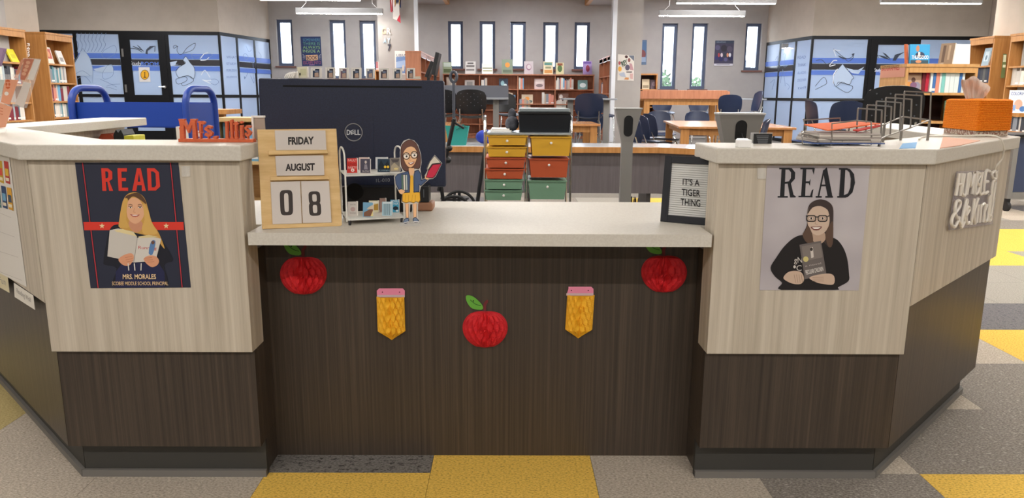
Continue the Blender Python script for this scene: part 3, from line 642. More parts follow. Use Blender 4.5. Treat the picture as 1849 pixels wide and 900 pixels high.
G2 = 'display books standing on top of the bookcase under the windows'
for a in ((808, 16, 20, 'green landscape book on the bookcase at the left side bookcase', '#8f9c7c', [(.1, .1, .9, .4, '#56663f'), (.1, .6, .9, .95, '#b7c2b4')]), (849, 18, 21, 'white comic book with grey sketches left on the bookcase top', '#d6d2cb', [(.1, .55, .9, .7, '#77716c'), (.1, .25, .9, .4, '#8a847e'), (.2, .8, .8, .92, '#5b5753')]),
          (880, 19, 18, 'white and olive swirl book in front of the second rear window', '#e9eae2', [(.05, .5, .95, .6, '#8a8c5e'), (.1, .25, .95, .36, '#a9a977')]), (916, 19, 25, 'grey green book with an orange monster on the bookcase top', '#7e8a72', [(.3, .45, .75, .8, '#d9892c', 'e'), (.1, .1, .9, .3, '#5d6a55')]),
          (955, 16, 22, 'pinkish book with curly line art beside the middle rear window', '#bdb0b0', [(.2, .3, .8, .8, '#96707f', 'e'), (.3, .4, .75, .75, '#c9bcbb', 'e')]), (990, 17, 22, 'cream and teal book in front of the fourth rear window', '#d9c9a5', [(.1, .7, .9, .92, '#5c8a7d'), (.1, .1, .9, .35, '#c98c4a'), (.2, .45, .8, .6, '#8a8a6a')]),
          (1011, 14, 20, 'small green black creature book right of the fourth rear window', '#cfc79a', [(.2, .2, .8, .8, '#4f6a3c', 'e'), (.2, .75, .85, .95, '#8a4a30')]), (1061, 16, 23, 'purple book with a red figure in front of the fifth rear window', '#9d86b5', [(.3, .2, .75, .7, '#8c2f45', 'e'), (.1, .8, .9, .95, '#6a4c99')])):
    cov(a[0], 132, a[1], a[2], a[3], a[4], a[5], z=ztop, group=G2, Y=BY+.05, rz=random.uniform(-.15, .15))
# side bookcases of the bay (their open fronts face the middle)
def side_case(X, face, ya, yb, Hh, label):
    p0 = (X, ya, 0) if face > 0 else (X, yb, 0); r, bc = bookcase('side_bookcase', label, p0, (0, 1, 0) if face > 0 else (0, -1, 0), yb-ya, .32, Hh, [.40, .80, 1.2, 1.62], (.25, .5, .75), OAKRED)
    for k in range(4):
        y = ya+(yb-ya)*(k+.5)/4; w = (yb-ya)*.2
        MB().box(X-.004 if face < 0 else X+.001, X-.001 if face < 0 else X+.004, y-w/2, y+w/2, Hh-.13, Hh-.035).build('shelf_sign', mat('white_sign', '#eef0f2', .6), r)
    return bc
YA = 17.1
sl = side_case(-1.80, 1, 15.9, BY-.05, PY(764, 92, 15.9).z, 'red oak side bookcase with white shelf signs left of the rear windows')
sr = side_case(2.42, -1, YA, BY-.05, PY(1103, 95, YA).z, 'red oak side bookcase with white shelf signs right of the rear windows')
book_row(on_shelf(sr, 2.05, .80), sr['a'], .5, -math.pi/2, .28, 'on the right side bookcase behind the tall chairs', 'books on the right side bookcase', pal=palC, wmul=1.6)
book_row(on_shelf(sr, .05, 1.2), sr['a'], .5, -math.pi/2, .28, 'at the far end of the right side bookcase', 'books at the far end of the right side bookcase', pal=palC, wmul=1.6)
# small oak case and orange end panel behind the right column
q = PY(1155, 130, 17.5); w_ = PY(1188, 130, 17.5).x-q.x
r, bcS = bookcase('small_bookcase', 'small oak bookcase with two display books left of the tall right windows', (q.x, 17.5, 0), (1, 0, 0), w_, .35, PY(1170, 133, 17.5).z, [.45, .9, PY(1170, 161, 17.5).z], mt=OAK, backmat=mat('dark_back', '#3a2624', .7))
zS = PY(1170, 161, 17.5).z
cov(1166, 159, 13, 17, 'cream book face out on the small oak bookcase', '#c9bda0', [(.1, .1, .9, .4, '#8a7f66')], Y=17.6, z=zS); cov(1181, 159, 13, 16, 'dark plum book face out on the small oak bookcase', '#4a3440', [(.2, .3, .8, .8, '#7a6470', 'e')], Y=17.6, z=zS)
# ================================================================ chairs
def chair_proto(name, seat_h, tone, tall=False, holes=False):
    t = thing(name, 'x', 'chair'); s = .23
    def sf(u, v):
        x = (u-.5)*2; y = (v-.5)*2; k = math.sqrt(max(0, 1-.18*abs(y)**3)); return (x*.23*k, y*.21, seat_h+.025*x*x-.02*max(0, -y)**2+.02*max(0, y)**3)
    MB().shell(sf, 8, 6, .012).build('seat', tone, t, 0, True)
    def bf(u, v):
        x = (u-.5)*2; wd = .21+.02*math.sin(v*math.pi)-(.05*max(0, v-.75)/.25)**1.0*.6-.03*max(0, .2-v)/.2
        return (x*wd, .225+.07*v-.05*x*x+.0, seat_h+.06+v*.36-.03*abs(x)**3*(v > .9))
    MB().shell(bf, 10, 8, .012).build('backrest', tone, t, 0, True)
    if holes:
        m = MB()
        for i in range(7):
            for j in range(5):
                if (i+j) % 2: continue
                u, v = .16+i*.115, .35+j*.12; p = V(bf(u, v)); m.cyl(p+V((0, .0205, 0)), p+V((0, .0215, 0)), .0065, 8)
        m.build('perforation', mat('perforation_grey', '#474c56', .7), t)['kind'] = 'stuff'  # grey discs laid on the backrest as its perforations
    for sx in (-1, 1):
        MB().tube([(sx*.17, -.16, seat_h-.012), (sx*.19, -.19, seat_h-.06), (sx*.225, -.235, .0)], .0115, 8).build('leg', CHROME, t, 0, True)
        MB().tube([(sx*.165, .26, seat_h+.14), (sx*.17, .2, seat_h-.012), (sx*.19, .2, seat_h-.06), (sx*.225, .26, .0)], .0115, 8).build('leg', CHROME, t, 0, True)
    z = .28 if tall else .16
    MB().tube([(-.212, -.22, z), (.212, -.22, z)], .009, 6).tube([(-.212, .24, z), (.212, .24, z)], .009, 6).build('stretcher', CHROME, t)
    return t
BLACKP = mat('black_chair_shell', '#15171c', .42); NAVYP = mat('navy_chair_shell', '#1f2a44', .38)
protos = {}
def chair(kind, x, y, rz, label, group, sc=1):
    if kind not in protos:
        protos[kind] = {'n': lambda: chair_proto('school_chair', .45, NAVYP), 'b': lambda: chair_proto('school_chair', .45, BLACKP, False, True), 't': lambda: chair_proto('tall_chair', .76, BLACKP, True, True), 'u': lambda: chair_proto('tall_chair', .76, NAVYP, True)}[kind](); o = protos[kind]
    else: o = copy_tree(protos[kind])
    o.location = (x, y, 0); o.rotation_euler = (0, 0, rz); o.scale = (sc, sc, sc); return tag(o, label, 'chair', group)
def at(px, Y): return PY(px, 200, Y).x
TC = 'tall chairs at the high tables'
chair('t', at(852, 12.0), 12.0, math.pi, 'tall black perforated chair at the left high table, its back to us', TC, 1.04)
chair('t', at(801, 12.65), 12.65, math.pi, 'tall black chair half hidden by the monitor edge', TC, 1.04)
chair('t', at(917, 14.6), 14.6, .3, 'tall dark chair on the far side of the left high table', TC)
chair('u', at(1062, 12.6), 12.6, math.pi*.98, 'tall navy scoop-backed chair at the right high table, its back to us', TC, 1.0)
chair('u', at(1085, 14.4), 14.4, .2, 'tall grey navy chair behind the scoop-backed one at the right high table', TC)
SCG = 'navy school chairs at the wooden tables'
chair('n', at(1168, 10.6), 10.6, math.pi/2+.35, 'navy school chair at the left side of the right wooden table, nearest of three', SCG)
chair('n', at(1183, 11.3), 11.3, math.pi/2+.3, 'navy school chair at the left side of the right wooden table, middle of three', SCG)
chair('n', at(1196, 12.1), 12.1, math.pi/2+.3, 'navy school chair at the left side of the right wooden table, farthest of three', SCG)
chair('n', 2.85, 13.9, .1, 'navy school chair tucked behind the right wooden table, left one', SCG)
chair('n', 3.55, 14.0, -.1, 'navy school chair tucked behind the right wooden table, right one', SCG)
chair('n', at(1348, 9.5), 9.5, -math.pi/2-.25, 'navy school chair seen from its side behind the grey stand on the counter', SCG)
chair('u', at(1345, 14.6), 14.6, -math.pi/2, 'tall navy chair in profile against the grey wall right of the display desk', TC, 1.06)
chair('u', at(1318, 15.3), 15.3, math.pi*.9, 'tall navy chair beside the right end of the display desk', TC)
chair('n', at(1060, 13.6), 13.3, math.pi, 'navy school chair under the wooden table below the right high table', SCG)
chair('u', at(1190, 17.4), 16.9, 0, 'tall dark chair behind the display desk, left one', TC); chair('u', at(1255, 17.4), 16.9, 0, 'tall dark chair behind the display desk, right one', TC)
chair('u', at(1490, 10.75), 10.75, math.pi/2, 'tall navy chair in profile at the black table before the right study room', TC, .93)
chair('u', at(1522, 9.9), 9.9, math.pi*.95, 'tall navy chair with its back to us at the black table', TC, .93)
chair('t', at(1599, 6.6), 6.6, math.pi*.93, 'wide black perforated chair in front of the low shelf unit on the right', 'black perforated chairs', 1.05)
# ================================================================ tables
def table(name, label, c, wx, wy, h, rz, top_m, leg_m, leg=.07, apron=.09, th=.03, group=None, inset=.04):
    t = thing(name, label, 'table', (c[0], c[1], 0), group); ORG[t.name] = V((0, 0, 0))
    MB().box(-wx/2, wx/2, -wy/2, wy/2, h-th, h).build('tabletop', top_m, t, .004)
    for sx in (-1, 1):
        for sy in (-1, 1):
            x, y = sx*(wx/2-inset-leg/2), sy*(wy/2-inset-leg/2); MB().box(x-leg/2, x+leg/2, y-leg/2, y+leg/2, 0, h-th-.001).build('leg', leg_m, t)
    if apron:
        for sy in (-1, 1): MB().box(-wx/2+inset+leg+.001, wx/2-inset-leg-.001, sy*(wy/2-inset-leg/2)-.011, sy*(wy/2-inset-leg/2)+.011, h-th-apron, h-th-.001).build('apron', leg_m, t)
        for sx in (-1, 1): MB().box(sx*(wx/2-inset-leg/2)-.011, sx*(wx/2-inset-leg/2)+.011, -wy/2+inset+leg+.001, wy/2-inset-leg-.001, h-th-apron, h-th-.001).build('apron', leg_m, t)
    t.rotation_euler = (0, 0, rz); return t
OAKT = noisy('table_oak', '#b07a4c', '#c48f60', (26, 2.2, 26), .22, 4, 0, .3, .7, .5)
a_, b_ = PZ(1212, 231, .74), PZ(1160, 209, .74)
table('reading_table', 'wooden reading table with oak legs in front of the display desk', (3.25, 11.4), 1.55, 2.5, .74, -.12, OAKT, OAK, .11)
table('reading_table', 'wooden reading table in the middle behind the black bin', (.72, 11.5), 1.25, 1.2, .74, 0, OAKT, OAK, .1)
table('reading_table', 'wooden reading table half hidden behind the monitor', (-1.32, 10.85), 1.2, 1.2, .74, 0, OAKT, OAK, .1)
GT = mat('grey_laminate_top', '#9aa0a8', .3)
def high_table(px, Y, W, label, screen):
    x = at(px, Y); t = thing('high_table', label, 'table', (x, Y, 0)); z = 1.10
    MB().box(x-W/2, x+W/2, Y-.3, Y+.3, z-.03, z).build('tabletop', GT, t, .004)
    for s in (-1, 1): MB().box(x+s*W*.34-.05, x+s*W*.34+.05, Y-.03, Y+.03, .03, z-.031).build('leg', GREYMETAL, t); MB().box(x+s*W*.34-.06, x+s*W*.34+.06, Y-.28, Y+.28, 0, .029).build('foot', GREYMETAL, t)
    if screen: MB().box(x-W/2+.02, x+W/2, Y+.301, Y+.33, z-.12, z+.21).build('privacy_screen', mat('grey_felt_screen', '#6f727b', .9), t)
high_table(848, 13.2, 1.35, 'grey high table with a felt screen behind the tall black chair', True); high_table(1062, 13.6, .95, 'grey high table by the right side bookcase', False); high_table(1338, 17.4, .95, 'thin grey high table beside the profile chair', False)
# display desk in the right bay
DY = 15.9; x0, x1 = PY(1160, 170, DY).x, PY(1313, 170, DY).x; z1 = PY(1236, 163, DY).z; z2 = PY(1236, 179, DY).z; z3 = PY(1236, 190, DY).z
t = thing('display_desk', 'tall oak display desk with a broad front board in the right bay', 'desk', ((x0+x1)/2, DY, 0))
MB().box(x0, x1, DY-.02, DY+.02, z2, z1).build('front_board', OAKRED, t, .004); MB().box(x0-.05, x1-.05, DY+.021, DY+.75, z2-.03, z2+.0).build('desktop', OAK, t); MB().box(x0+.1, x1-.13, DY+.05, DY+.08, z3, z2-.031).build('apron', OAK, t)
for xx in (x0+.05, x1-.18):
    for yy in (DY+.04, DY+.62): MB().box(xx, xx+.12, yy, yy+.1, 0, z2-.031).build('leg', OAK, t)
for xx in (x0-.051, x1+.001): MB().box(xx, xx+.05, DY-.02, DY+.7, z2+.001, z1-.02).build('side_board', OAKRED, t)
# black table before the right study room
x, y = at(1555, 11.7), 11.7; z = 1.115; t = thing('work_table', 'black high table on a pedestal before the right study room', 'table', (x, y, 0))
MB().box(x-.92, x+.75, y-.4, y+.4, z-.03, z).build('tabletop', BLACK, t, .004); MB().box(x-.3, x+.3, y-.1, y+.1, z-.25, z-.031).build('bracket', BLACK, t); MB().box(x-.08, x+.08, y-.08, y+.08, .03, z-.251).build('pedestal', GREYMETAL, t); MB().box(x-.35, x+.35, y-.3, y+.3, 0, .029).build('base', BLACK, t)
# ================================================================ wall posters, flags, letters
def poster(label, Y, quad, base, draw, name='poster', off=.004):
    pl = Plane((0, Y-off, 0), (1, 0, 0)); c = pl.px((quad[2][0]+quad[3][0])/2, quad[2][1]); t = thing(name, label, 'poster', c); slab(pl, quad, 0, .003).build('sheet', flat(base), t)
    p = Print(pl, .0036, .0008); draw(p); p.build('printed_picture', t); return t
def d1(p):
    cr = crop(530, 55, 12); p.cr = cr
    for k, (t_, c) in enumerate((('SOMEWHERE', '#4a7f98'), ('THERE IS', '#5c8f7a'), ('ALWAYS', '#7fa86a'), ('INSIDE A', '#8fb07a'))): p.text(t_, (200, 175+k*80), (570, 172+k*82), (575, 235+k*82), (205, 238+k*80), c)
    p.poly([(262, 535), (520, 525), (530, 640), (400, 655), (275, 645)], '#c9a27c').text('BOOK', (280, 555), (515, 545), (520, 635), (285, 640), '#4a3038', .02).text('ESCAPE INTO', (210, 665), (590, 660), (595, 730), (215, 735), '#96506e').poly([(340, 742), (455, 740), (455, 755), (340, 757)], '#9a78a6')
    for s in (-1, 1):
        for k in range(4): p.line([(395+s*150, 590+k*18-30), (395+s*195, 590+k*35-75)], 12, '#8a8a98')
poster('dark blue book poster with pastel lettering between the left rear windows', WY, crop(530, 55, 12)([(150, 135), (585, 132), (622, 770), (188, 772)]), '#27345a', d1)
def d2(p):
    p.cr = crop(1280, 60, 13.85); p.rect(165, 190, 630, 255, '#3c4454').text('GRAPHIC', (190, 205), (430, 205), (430, 240), (190, 240), '#8d97a5')
    for x, y, r, c in ((220, 360, 60, '#5a5670'), (380, 380, 80, '#37353f'), (520, 400, 70, '#565060'), (190, 620, 45, '#3a3866'), (540, 620, 60, '#2c2c4c'), (300, 640, 60, '#34345c'), (420, 660, 45, '#5a587c')): p.ell(x, y, r, r*1.1, c)
    for x, c in ((250, '#a84a50'), (320, '#d8c8cc'), (395, '#39424a'), (470, '#c98a66'), (525, '#d8d6da')): p.ell(x, 545, 28, 52, c)
    p.rect(125, 762, 600, 815, '#c9c6cc').rect(190, 775, 520, 795, '#8f8f97')
poster('dark comic poster of a crowd between the right rear windows', WY, crop(1280, 60, 13.85)([(160, 185), (632, 185), (600, 815), (122, 812)]), '#454052', d2)
def d3(p):
    p.rect(1153, 75, 1167, 92, '#4f6a8c').ell(1160, 98, 6, 8, '#7a4a4a').rect(1154, 103, 1166, 112, '#8a9ab0')
poster('small blue comic poster half behind the right column', WY, [(1150, 72), (1168, 72), (1167, 117), (1150, 117)], '#5d6f86', d3)
def d4(p):
    p.cr = crop(1105, 90, 15); p.poly([(440, 150), (600, 155), (600, 310), (560, 270)], '#6a707e').ell(390, 190, 42, 40, '#4a3030').ell(465, 280, 38, 55, '#8a5a55').ell(420, 480, 62, 80, '#5d5668').poly([(470, 360), (540, 380), (590, 560), (490, 540)], '#b98f95').ell(215, 520, 50, 70, '#d9a24a').ell(205, 360, 30, 50, '#a8545a').rect(390, 590, 545, 615, '#3a3038').poly([(180, 650), (330, 600), (380, 740), (240, 720)], '#a9b0c0').poly([(330, 800), (370, 745), (460, 755), (450, 810)], '#c98a55').poly([(490, 650), (570, 640), (565, 800), (500, 780)], '#c9a4a0').text('REY', (230, 330), (400, 250), (430, 370), (300, 470), '#3f5a4a', .03)
poster('white comic style poster with figures on the right column', 15.6, crop(1105, 90, 15)([(160, 120), (605, 150), (590, 840), (145, 830)]), '#d6d0c8', d4)
def d5(p):
    p.cr = crop(660, 0, 6.43); p.text('LIBRARY', (360, 628), (525, 628), (525, 655), (360, 655), '#3a4a66').poly([(355, 660), (530, 650), (530, 850), (355, 855)], '#6f89b5').poly([(355, 720), (450, 700), (530, 720), (530, 760), (355, 790)], '#9db4d4').poly([(460, 860), (470, 740), (480, 690), (495, 690), (510, 760), (505, 860)], '#2c2c3c', 0).ell(482, 720, 14, 20, '#c98a70').ell(438, 790, 14, 40, '#c9c3bc')
poster('white edged blue poster of a girl on the left column', 16.9, crop(660, 0, 6.43)([(340, 590), (538, 592), (540, 865), (342, 865)]), '#dad6cf', d5)
pl = Plane((0, 16.89, 0), (1, 0, 0))
pl = Plane((0, 16.889, 0), (1, 0, 0)); t = thing('wall_letters', 'small pastel cut-out letters with a dark seven below on the left column', 'lettering', pl.px(700, 92))
for (ch, x0, y0, x1, y1, c) in (('G', 688.8, 50.5, 697, 61.5, '#cfae92'), ('R', 698, 50.5, 706, 62, '#d6c9be'), ('A', 692, 68.5, 698, 78, '#a5bac8'), ('Y', 699, 68.5, 705, 78, '#b5c3d0'), ('7', 700, 80, 706.3, 92, '#343444')):
    m = MB(); q = [V(v) for v in ((x0, y0), (x1, y0), (x1, y1), (x0, y1))]; text3d(m, ch, lambda u, v, s: pl.px(*((q[3]*(1-u)+q[2]*u)*(1-v)+(q[0]*(1-u)+q[1]*u)*v), .001+.012*s), .03); m.build('letter', flat(c), t)
# two flags on short poles on the left column
def flag(label, pts, mats, strips, Y):
    plf = Plane((0, Y, 0), (1, 0, 0)); t = thing('flag', label, 'flag', plf.px(pts[0][0], pts[0][1]))
    m = MB(); k = 0
    for quad, mi in strips: m.extr([plf.px(x, y, .012*math.sin(x*1.3+y*.2)) for x, y in quad], (0, .004, 0), mi)
    m.build('cloth', mats, t); MB().tube([plf.px(pts[0][0]+4, -30), plf.px(pts[1][0], pts[1][1])], .012, 8).build('pole', mat('flag_pole', '#b08a4a', .4), t)
c4 = crop(660, 0, 6.43)
st = []
for k in range(6): st.append((c4([(278+k*14, -60), (292+k*14, -60), (312+k*9-(k*0), 145-k*20+ (k*14)), (290+k*10, 135-k*16+(k*14))]), k % 2))
st.append((c4([(345, -60), (385, -60), (385, 25), (345, 40)]), 2))
flag('hanging flag with red and white stripes on the left column', c4([(330, 0), (345, 60)]), [flat('#a83c46'), flat('#d9d2cc'), flat('#232a4c')], st, 16.75)
flag('hanging flag with a white field and red corner below the striped flag', c4([(385, 0), (392, 60)]), [flat('#d2ccc4'), flat('#c23444'), flat('#2a3358')], [(c4([(352, 50), (388, 40), (396, 170), (362, 235), (318, 215), (318, 150)]), 0), (c4([(396, 90), (408, 270), (364, 235), (396, 170)]), 1), (c4([(384, -50), (412, -50), (412, 95), (398, 80)]), 2)], 16.68)
# low shelf with books just left of the column, seen over the monitor
r, bcT = bookcase('small_bookcase', 'small oak bookcase with a row of books seen above the monitor', (at(679, 18.5), 18.5, 0), (1, 0, 0), at(712, 18.5)-at(679, 18.5), .3, PY(695, 127, 18.5).z, [.5, 1.0, 1.35])
book_row((at(681, 18.5), 18.5, PY(695, 127, 18.5).z), (1, 0, 0), at(707, 18.5)-at(681, 18.5), 0, .26, 'on the small bookcase above the monitor', 'books on the small bookcase above the monitor', pal=['#b56a6a', '#7d8aa0', '#c9b8b0', '#5d5f78'], wmul=1.6)
# ================================================================ circulation desk
OUTL = [(-.729, 2.041), (-1.307, 2.041), (-2.17, 2.904), (-2.27, 4.28)]
OUTR = [(.577, 2.041), (1.151, 2.041), (1.845, 2.735), (2.06, 4.05)]
ZW, ZT, ZP, ZPD = .966, 1.008, .416, .56
TOEM = mat('toe_laminate', '#3a3936', .6); STRIP = mat('rubber_base', '#6f6c68', .7)
def wing(path, sgn, label):
    """sgn: +1 when inward is to the right of travel"""
    r = thing('desk_wing', label, 'desk', (path[0][0], path[0][1], 0))
    of = lambda d: offset(path, d*sgn)          # d>0 inward
    def seg(i, d0, d1, z0, z1, nm, mt, bev=0, gap=.0012):
        A, B = of(d0), of(d1); a0, a1, b0, b1 = [V(p) for p in (A[i], A[i+1], B[i], B[i+1])]
        e = (a1-a0).normalized()*gap; return MB().prism([a0+e, a1-e, b1-e, b0+e], z0, z1).build(nm, mt, r, bev)
    for i in range(3):
        zl = ZP if i == 0 else ZPD
        seg(i, 0, .024, zl, ZW-.001, 'light_panel', LIGHTWOOD, .0015)
        seg(i, .016, .05, .115, zl-.001, 'dark_base_panel', DARKWOOD)
        seg(i, .0245, .1, zl, ZW-.0015, 'core_wall', LIGHTWOOD)
        seg(i, .057, .075, .0, .114, 'toe_kick', TOEM); seg(i, .045, .0565, .0, .022, 'base_strip', STRIP)
        seg(i, .051, .1, .116, zl-.0015, 'core_wall', DARKWOOD)
    # return that closes the wing towards the knee space
    x = path[0][0]; s = 1 if x > 0 else -1
    a, b = sorted((x+s*.0095, x+s*.03))
    MB().box(a, b, 2.058, 2.248, .116, ZP+.28).build('end_panel', DARKWOOD, r); MB().box(a, b, 2.1, 2.248, 0, .115).build('end_panel', DARKWOOD, r)
    return r
wing(OUTL, 1, 'left wing of the library desk, pale wood over a dark base'); wing(OUTR, -1, 'right wing of the library desk, pale wood over a dark base')
def top(path, sgn, label, xin):
    o = offset(path, -.023*sgn); i = offset(path, .225*sgn); o[0] = (xin, o[0][1]); i[0] = (xin, i[0][1])
    return solo(MB().prism(o+i[::-1], ZW, ZT), 'transaction_top', QUARTZ, label, 'worktop', bevel=.004)
top(OUTL, 1, 'raised white quartz worktop of the left desk wing', -.7165); top(OUTR, -1, 'raised white quartz worktop of the right desk wing', .5665)
LZ = .770
solo(MB().prism([(-.7135, 2.02), (.567, 2.02), (.567, 2.152), (.80, 2.152), (.80, 2.655), (-.95, 2.655), (-.95, 2.152), (-.7135, 2.152)], .735, LZ), 'low_worktop', QUARTZ, 'low white quartz counter between the two desk wings', 'worktop', bevel=.004)
solo(MB().box(-.7383, .5863, 2.23, 2.25, 0, .734), 'modesty_panel', DARKWOOD, 'dark wood panel below the low counter behind the paper apples', 'panel')
# inner work surface on the left with things kept on it
solo(MB().prism([(-2.05, 3.05), (-2.12, 4.2), (-1.45, 4.2), (-1.45, 3.0)], .72, .75), 'inner_worktop', QUARTZ, 'inner lower worktop behind the left desk wing', 'worktop')
t = solo(MB().box(-2.05, -1.47, 4.12, 4.16, 0, .719), 'support_panel', LIGHTWOOD, 'pale end panel under the inner worktop on the left', 'panel')
solo(MB().box(-1.52, -1.48, 3.1, 4.11, 0, .719), 'support_panel', LIGHTWOOD, 'pale inner panel under the worktop on the left', 'panel')
pe = PZ(243, 236, ZW); MBx = MB().box(pe.x-.02, pe.x+.03, 4.17, 4.21, 0, ZW-.002)
solo(MBx, 'end_post', mat('pale_edge', '#cfcac2', .5), 'pale upright end post under the far end of the left worktop', 'post')
def hump(px0, px1, py, Y, col, label, nm, cat, pts):
    pl = Plane((0, Y, 0), (1, 0, 0)); P = [pl.px(px0+(px1-px0)*u, py) + V((0, 0, v)) for u, v in pts]; z0 = .75
    base = [V((P[-1].x, Y, z0)), V((P[0].x, Y, z0))]; solo(MB().extr(P+base, (0, .12, 0)), nm, flat(col, .5), label, cat)
hump(178, 207, 249, 3.9, '#c8583c', 'orange tape dispenser on the inner left worktop', 'tape_dispenser', 'dispenser', [(0, .0), (.2, .02), (.75, .02), (1, 0)])
hump(205, 223, 247, 3.85, '#1a1c1e', 'black desk organiser on the inner left worktop', 'organiser', 'organiser', [(0, .01), (.3, .035), (.5, .02), (.8, .035), (1, .01)])
hump(224, 241, 247, 3.8, '#b8b32c', 'yellow note box on the inner left worktop', 'note_box', 'box', [(0, 0), (.05, .005), (.95, .006), (1, 0)])
# ================================================================ posters on the wing fronts
def cliplet(px, py, w_, h_, label):
    pl = Plane((0, 2.0405, 0), (1, 0, 0)); t = solo(slab(pl, [(px, py), (px+w_, py), (px+w_, py+h_), (px, py+h_)], 0, .006), 'adhesive_hook', ACRYLIC, label, 'hook', bevel=.001)
cliplet(329, 300, 15, 19, 'clear adhesive hook beside the red lettered poster'); cliplet(1367, 303, 15, 20, 'clear adhesive hook beside the black lettered poster')
SK, SKD = '#e0ac88', '#c98f70'
plP = Plane((0, 2.0404, 0), (1, 0, 0))
cA = crop(130, 280, 3.6); t = thing('poster', 'navy reading poster of a blonde woman holding an open book on the left wing', 'poster', plP.px(240, 520))
slab(plP, cA([(20, 50), (692, 50), (773, 862), (122, 866)]), 0, .0008).build('sheet', flat('#272b3d', .6), t)
p = Print(plP, .0010, .00006, cA); p.ymax = 861
RED, RED2 = '#d63a2c', '#8e2438'
for a, b in (((68, 50), (170, 866)), ((640, 50), (716, 862))):
    p.line([a, b], 16, '#1c1c28'); p.line([a, b], 6, '#b8323e')
p.poly([(74, 436), (724, 436), (728, 488), (80, 490)], RED)
for cx, cy in ((195, 462), (612, 462)): p.poly([(cx+(19 if i % 2 == 0 else 8)*math.sin(i*math.pi/5), cy-(19 if i % 2 == 0 else 8)*math.cos(i*math.pi/5)) for i in range(10)], '#e6cfa2')
# condensed red capitals
def cond(ch, x, y, w_, h_, c, k=26):
    if ch == 'R': p.poly([(x, y), (x+w_*.6, y), (x+w_, y+k*.9), (x+w_, y+h_*.48), (x+w_*.72, y+h_*.57), (x+w_+6, y+h_), (x+w_-k+6, y+h_), (x+w_*.55, y+h_*.6), (x+k+3, y+h_*.6), (x+k+8, y+h_), (x+8, y+h_)], c).poly([(x+k, y+k*.8), (x+w_*.55, y+k*.8), (x+w_-k, y+k*1.2), (x+w_-k, y+h_*.38), (x+w_*.55, y+h_*.45), (x+k+2, y+h_*.45)], '#272b3d')
    if ch == 'E': p.poly([(x, y), (x+w_, y), (x+w_, y+k*.85), (x+k, y+k*.85), (x+k+2, y+h_*.43), (x+w_*.9, y+h_*.43), (x+w_*.9, y+h_*.57), (x+k+3, y+h_*.57), (x+k+4, y+h_-k*.8), (x+w_+8, y+h_-k*.8), (x+w_+8, y+h_), (x+8, y+h_)], c)
    if ch == 'A': p.poly([(x+w_*.34, y), (x+w_*.62, y), (x+w_, y+h_), (x+w_-k, y+h_), (x+w_*.7, y+h_*.75), (x+w_*.36, y+h_*.75), (x+k, y+h_), (x, y+h_)], c).poly([(x+w_*.49, y+h_*.22), (x+w_*.6, y+h_*.6), (x+w_*.4, y+h_*.6)], '#272b3d')
    if ch == 'D': p.poly([(x, y), (x+w_*.6, y), (x+w_*.95, y+k), (x+w_+4, y+h_-k), (x+w_*.7, y+h_), (x+8, y+h_)], c).poly([(x+k, y+k*.8), (x+w_*.5, y+k*.8), (x+w_-k, y+k*1.3), (x+w_-k+4, y+h_-k*1.3), (x+w_*.6, y+h_-k*.8), (x+k+5, y+h_-k*.8)], '#272b3d')
cond('R', 190, 86, 72, 148, RED); cond('E', 295, 86, 62, 148, RED); cond('A', 392, 86, 88, 148, RED); cond('D', 487, 86, 82, 146, RED)
# woman: hoodie, hair, face, book, hands
p.poly([(205, 690), (225, 560), (255, 470), (320, 450), (470, 450), (545, 480), (590, 560), (640, 640), (655, 690), (600, 720), (605, 862), (280, 862), (290, 740), (215, 715)], '#1b1c28', 4)
p.poly([(285, 760), (330, 700), (560, 700), (600, 760), (606, 862), (280, 862)], '#23264a')
p.poly([(335, 290), (370, 250), (425, 245), (470, 280), (495, 350), (520, 440), (560, 500), (590, 570), (600, 610), (560, 560), (545, 540), (470, 520), (330, 485), (305, 450), (318, 370)], '#c79a4e', 4)
p.poly([(350, 268), (425, 246), (468, 282), (482, 320), (440, 290), (395, 270), (358, 300)], '#5a3f2c', 4)
p.poly([(372, 430), (450, 430), (455, 480), (420, 505), (380, 480)], SKD, 3)
p.poly([(357, 320), (385, 280), (430, 285), (460, 330), (468, 390), (445, 430), (410, 448), (372, 425), (357, 385)], SK, 4)
p.poly([(330, 300), (362, 285), (358, 340), (352, 420), (372, 470), (310, 470), (305, 440)], '#d0a557', 3).poly([(462, 320), (490, 350), (520, 440), (555, 510), (470, 515), (455, 470), (472, 420)], '#d4aa5e', 3)
for x0, x1 in ((366, 394), (428, 456)): p.line([(x0, 327), ((x0+x1)/2, 321), (x1, 329)], 4, '#5b4030', 2); p.ell((x0+x1)/2, 342, 11, 5, '#f0e6dc').ell((x0+x1)/2, 342, 5, 5, '#3b2a22'); p.line([(x0, 338), ((x0+x1)/2, 334), (x1, 340)], 3, '#3b2a22', 2)
p.line([(408, 345), (400, 372), (414, 374)], 3, SKD, 2).poly([(378, 385), (410, 390), (440, 387), (425, 401), (395, 401)], '#a84a44', 2).poly([(386, 389), (432, 390), (420, 396), (398, 396)], '#f6efe8')
p.poly([(245, 490), (300, 478), (400, 500), (425, 540), (400, 700), (370, 690), (230, 660)], '#c9c3bb').poly([(425, 540), (470, 525), (580, 545), (550, 665), (525, 690), (400, 700)], '#d2ccc4').poly([(275, 490), (330, 482), (400, 505), (425, 532), (380, 520), (290, 500)], '#e0cf9c').poly([(430, 532), (500, 520), (568, 535), (500, 538), (440, 540)], '#d9c894').line([(425, 540), (402, 700)], 3, '#8d867e')
p.text('Running', (432, 592), (552, 598), (548, 622), (430, 618), '#c03a3c').poly([(498, 640), (508, 580), (522, 556), (542, 560), (538, 600), (522, 650)], '#5a7fb0', 2).ell(526, 570, 11, 12, '#6b4a3c')
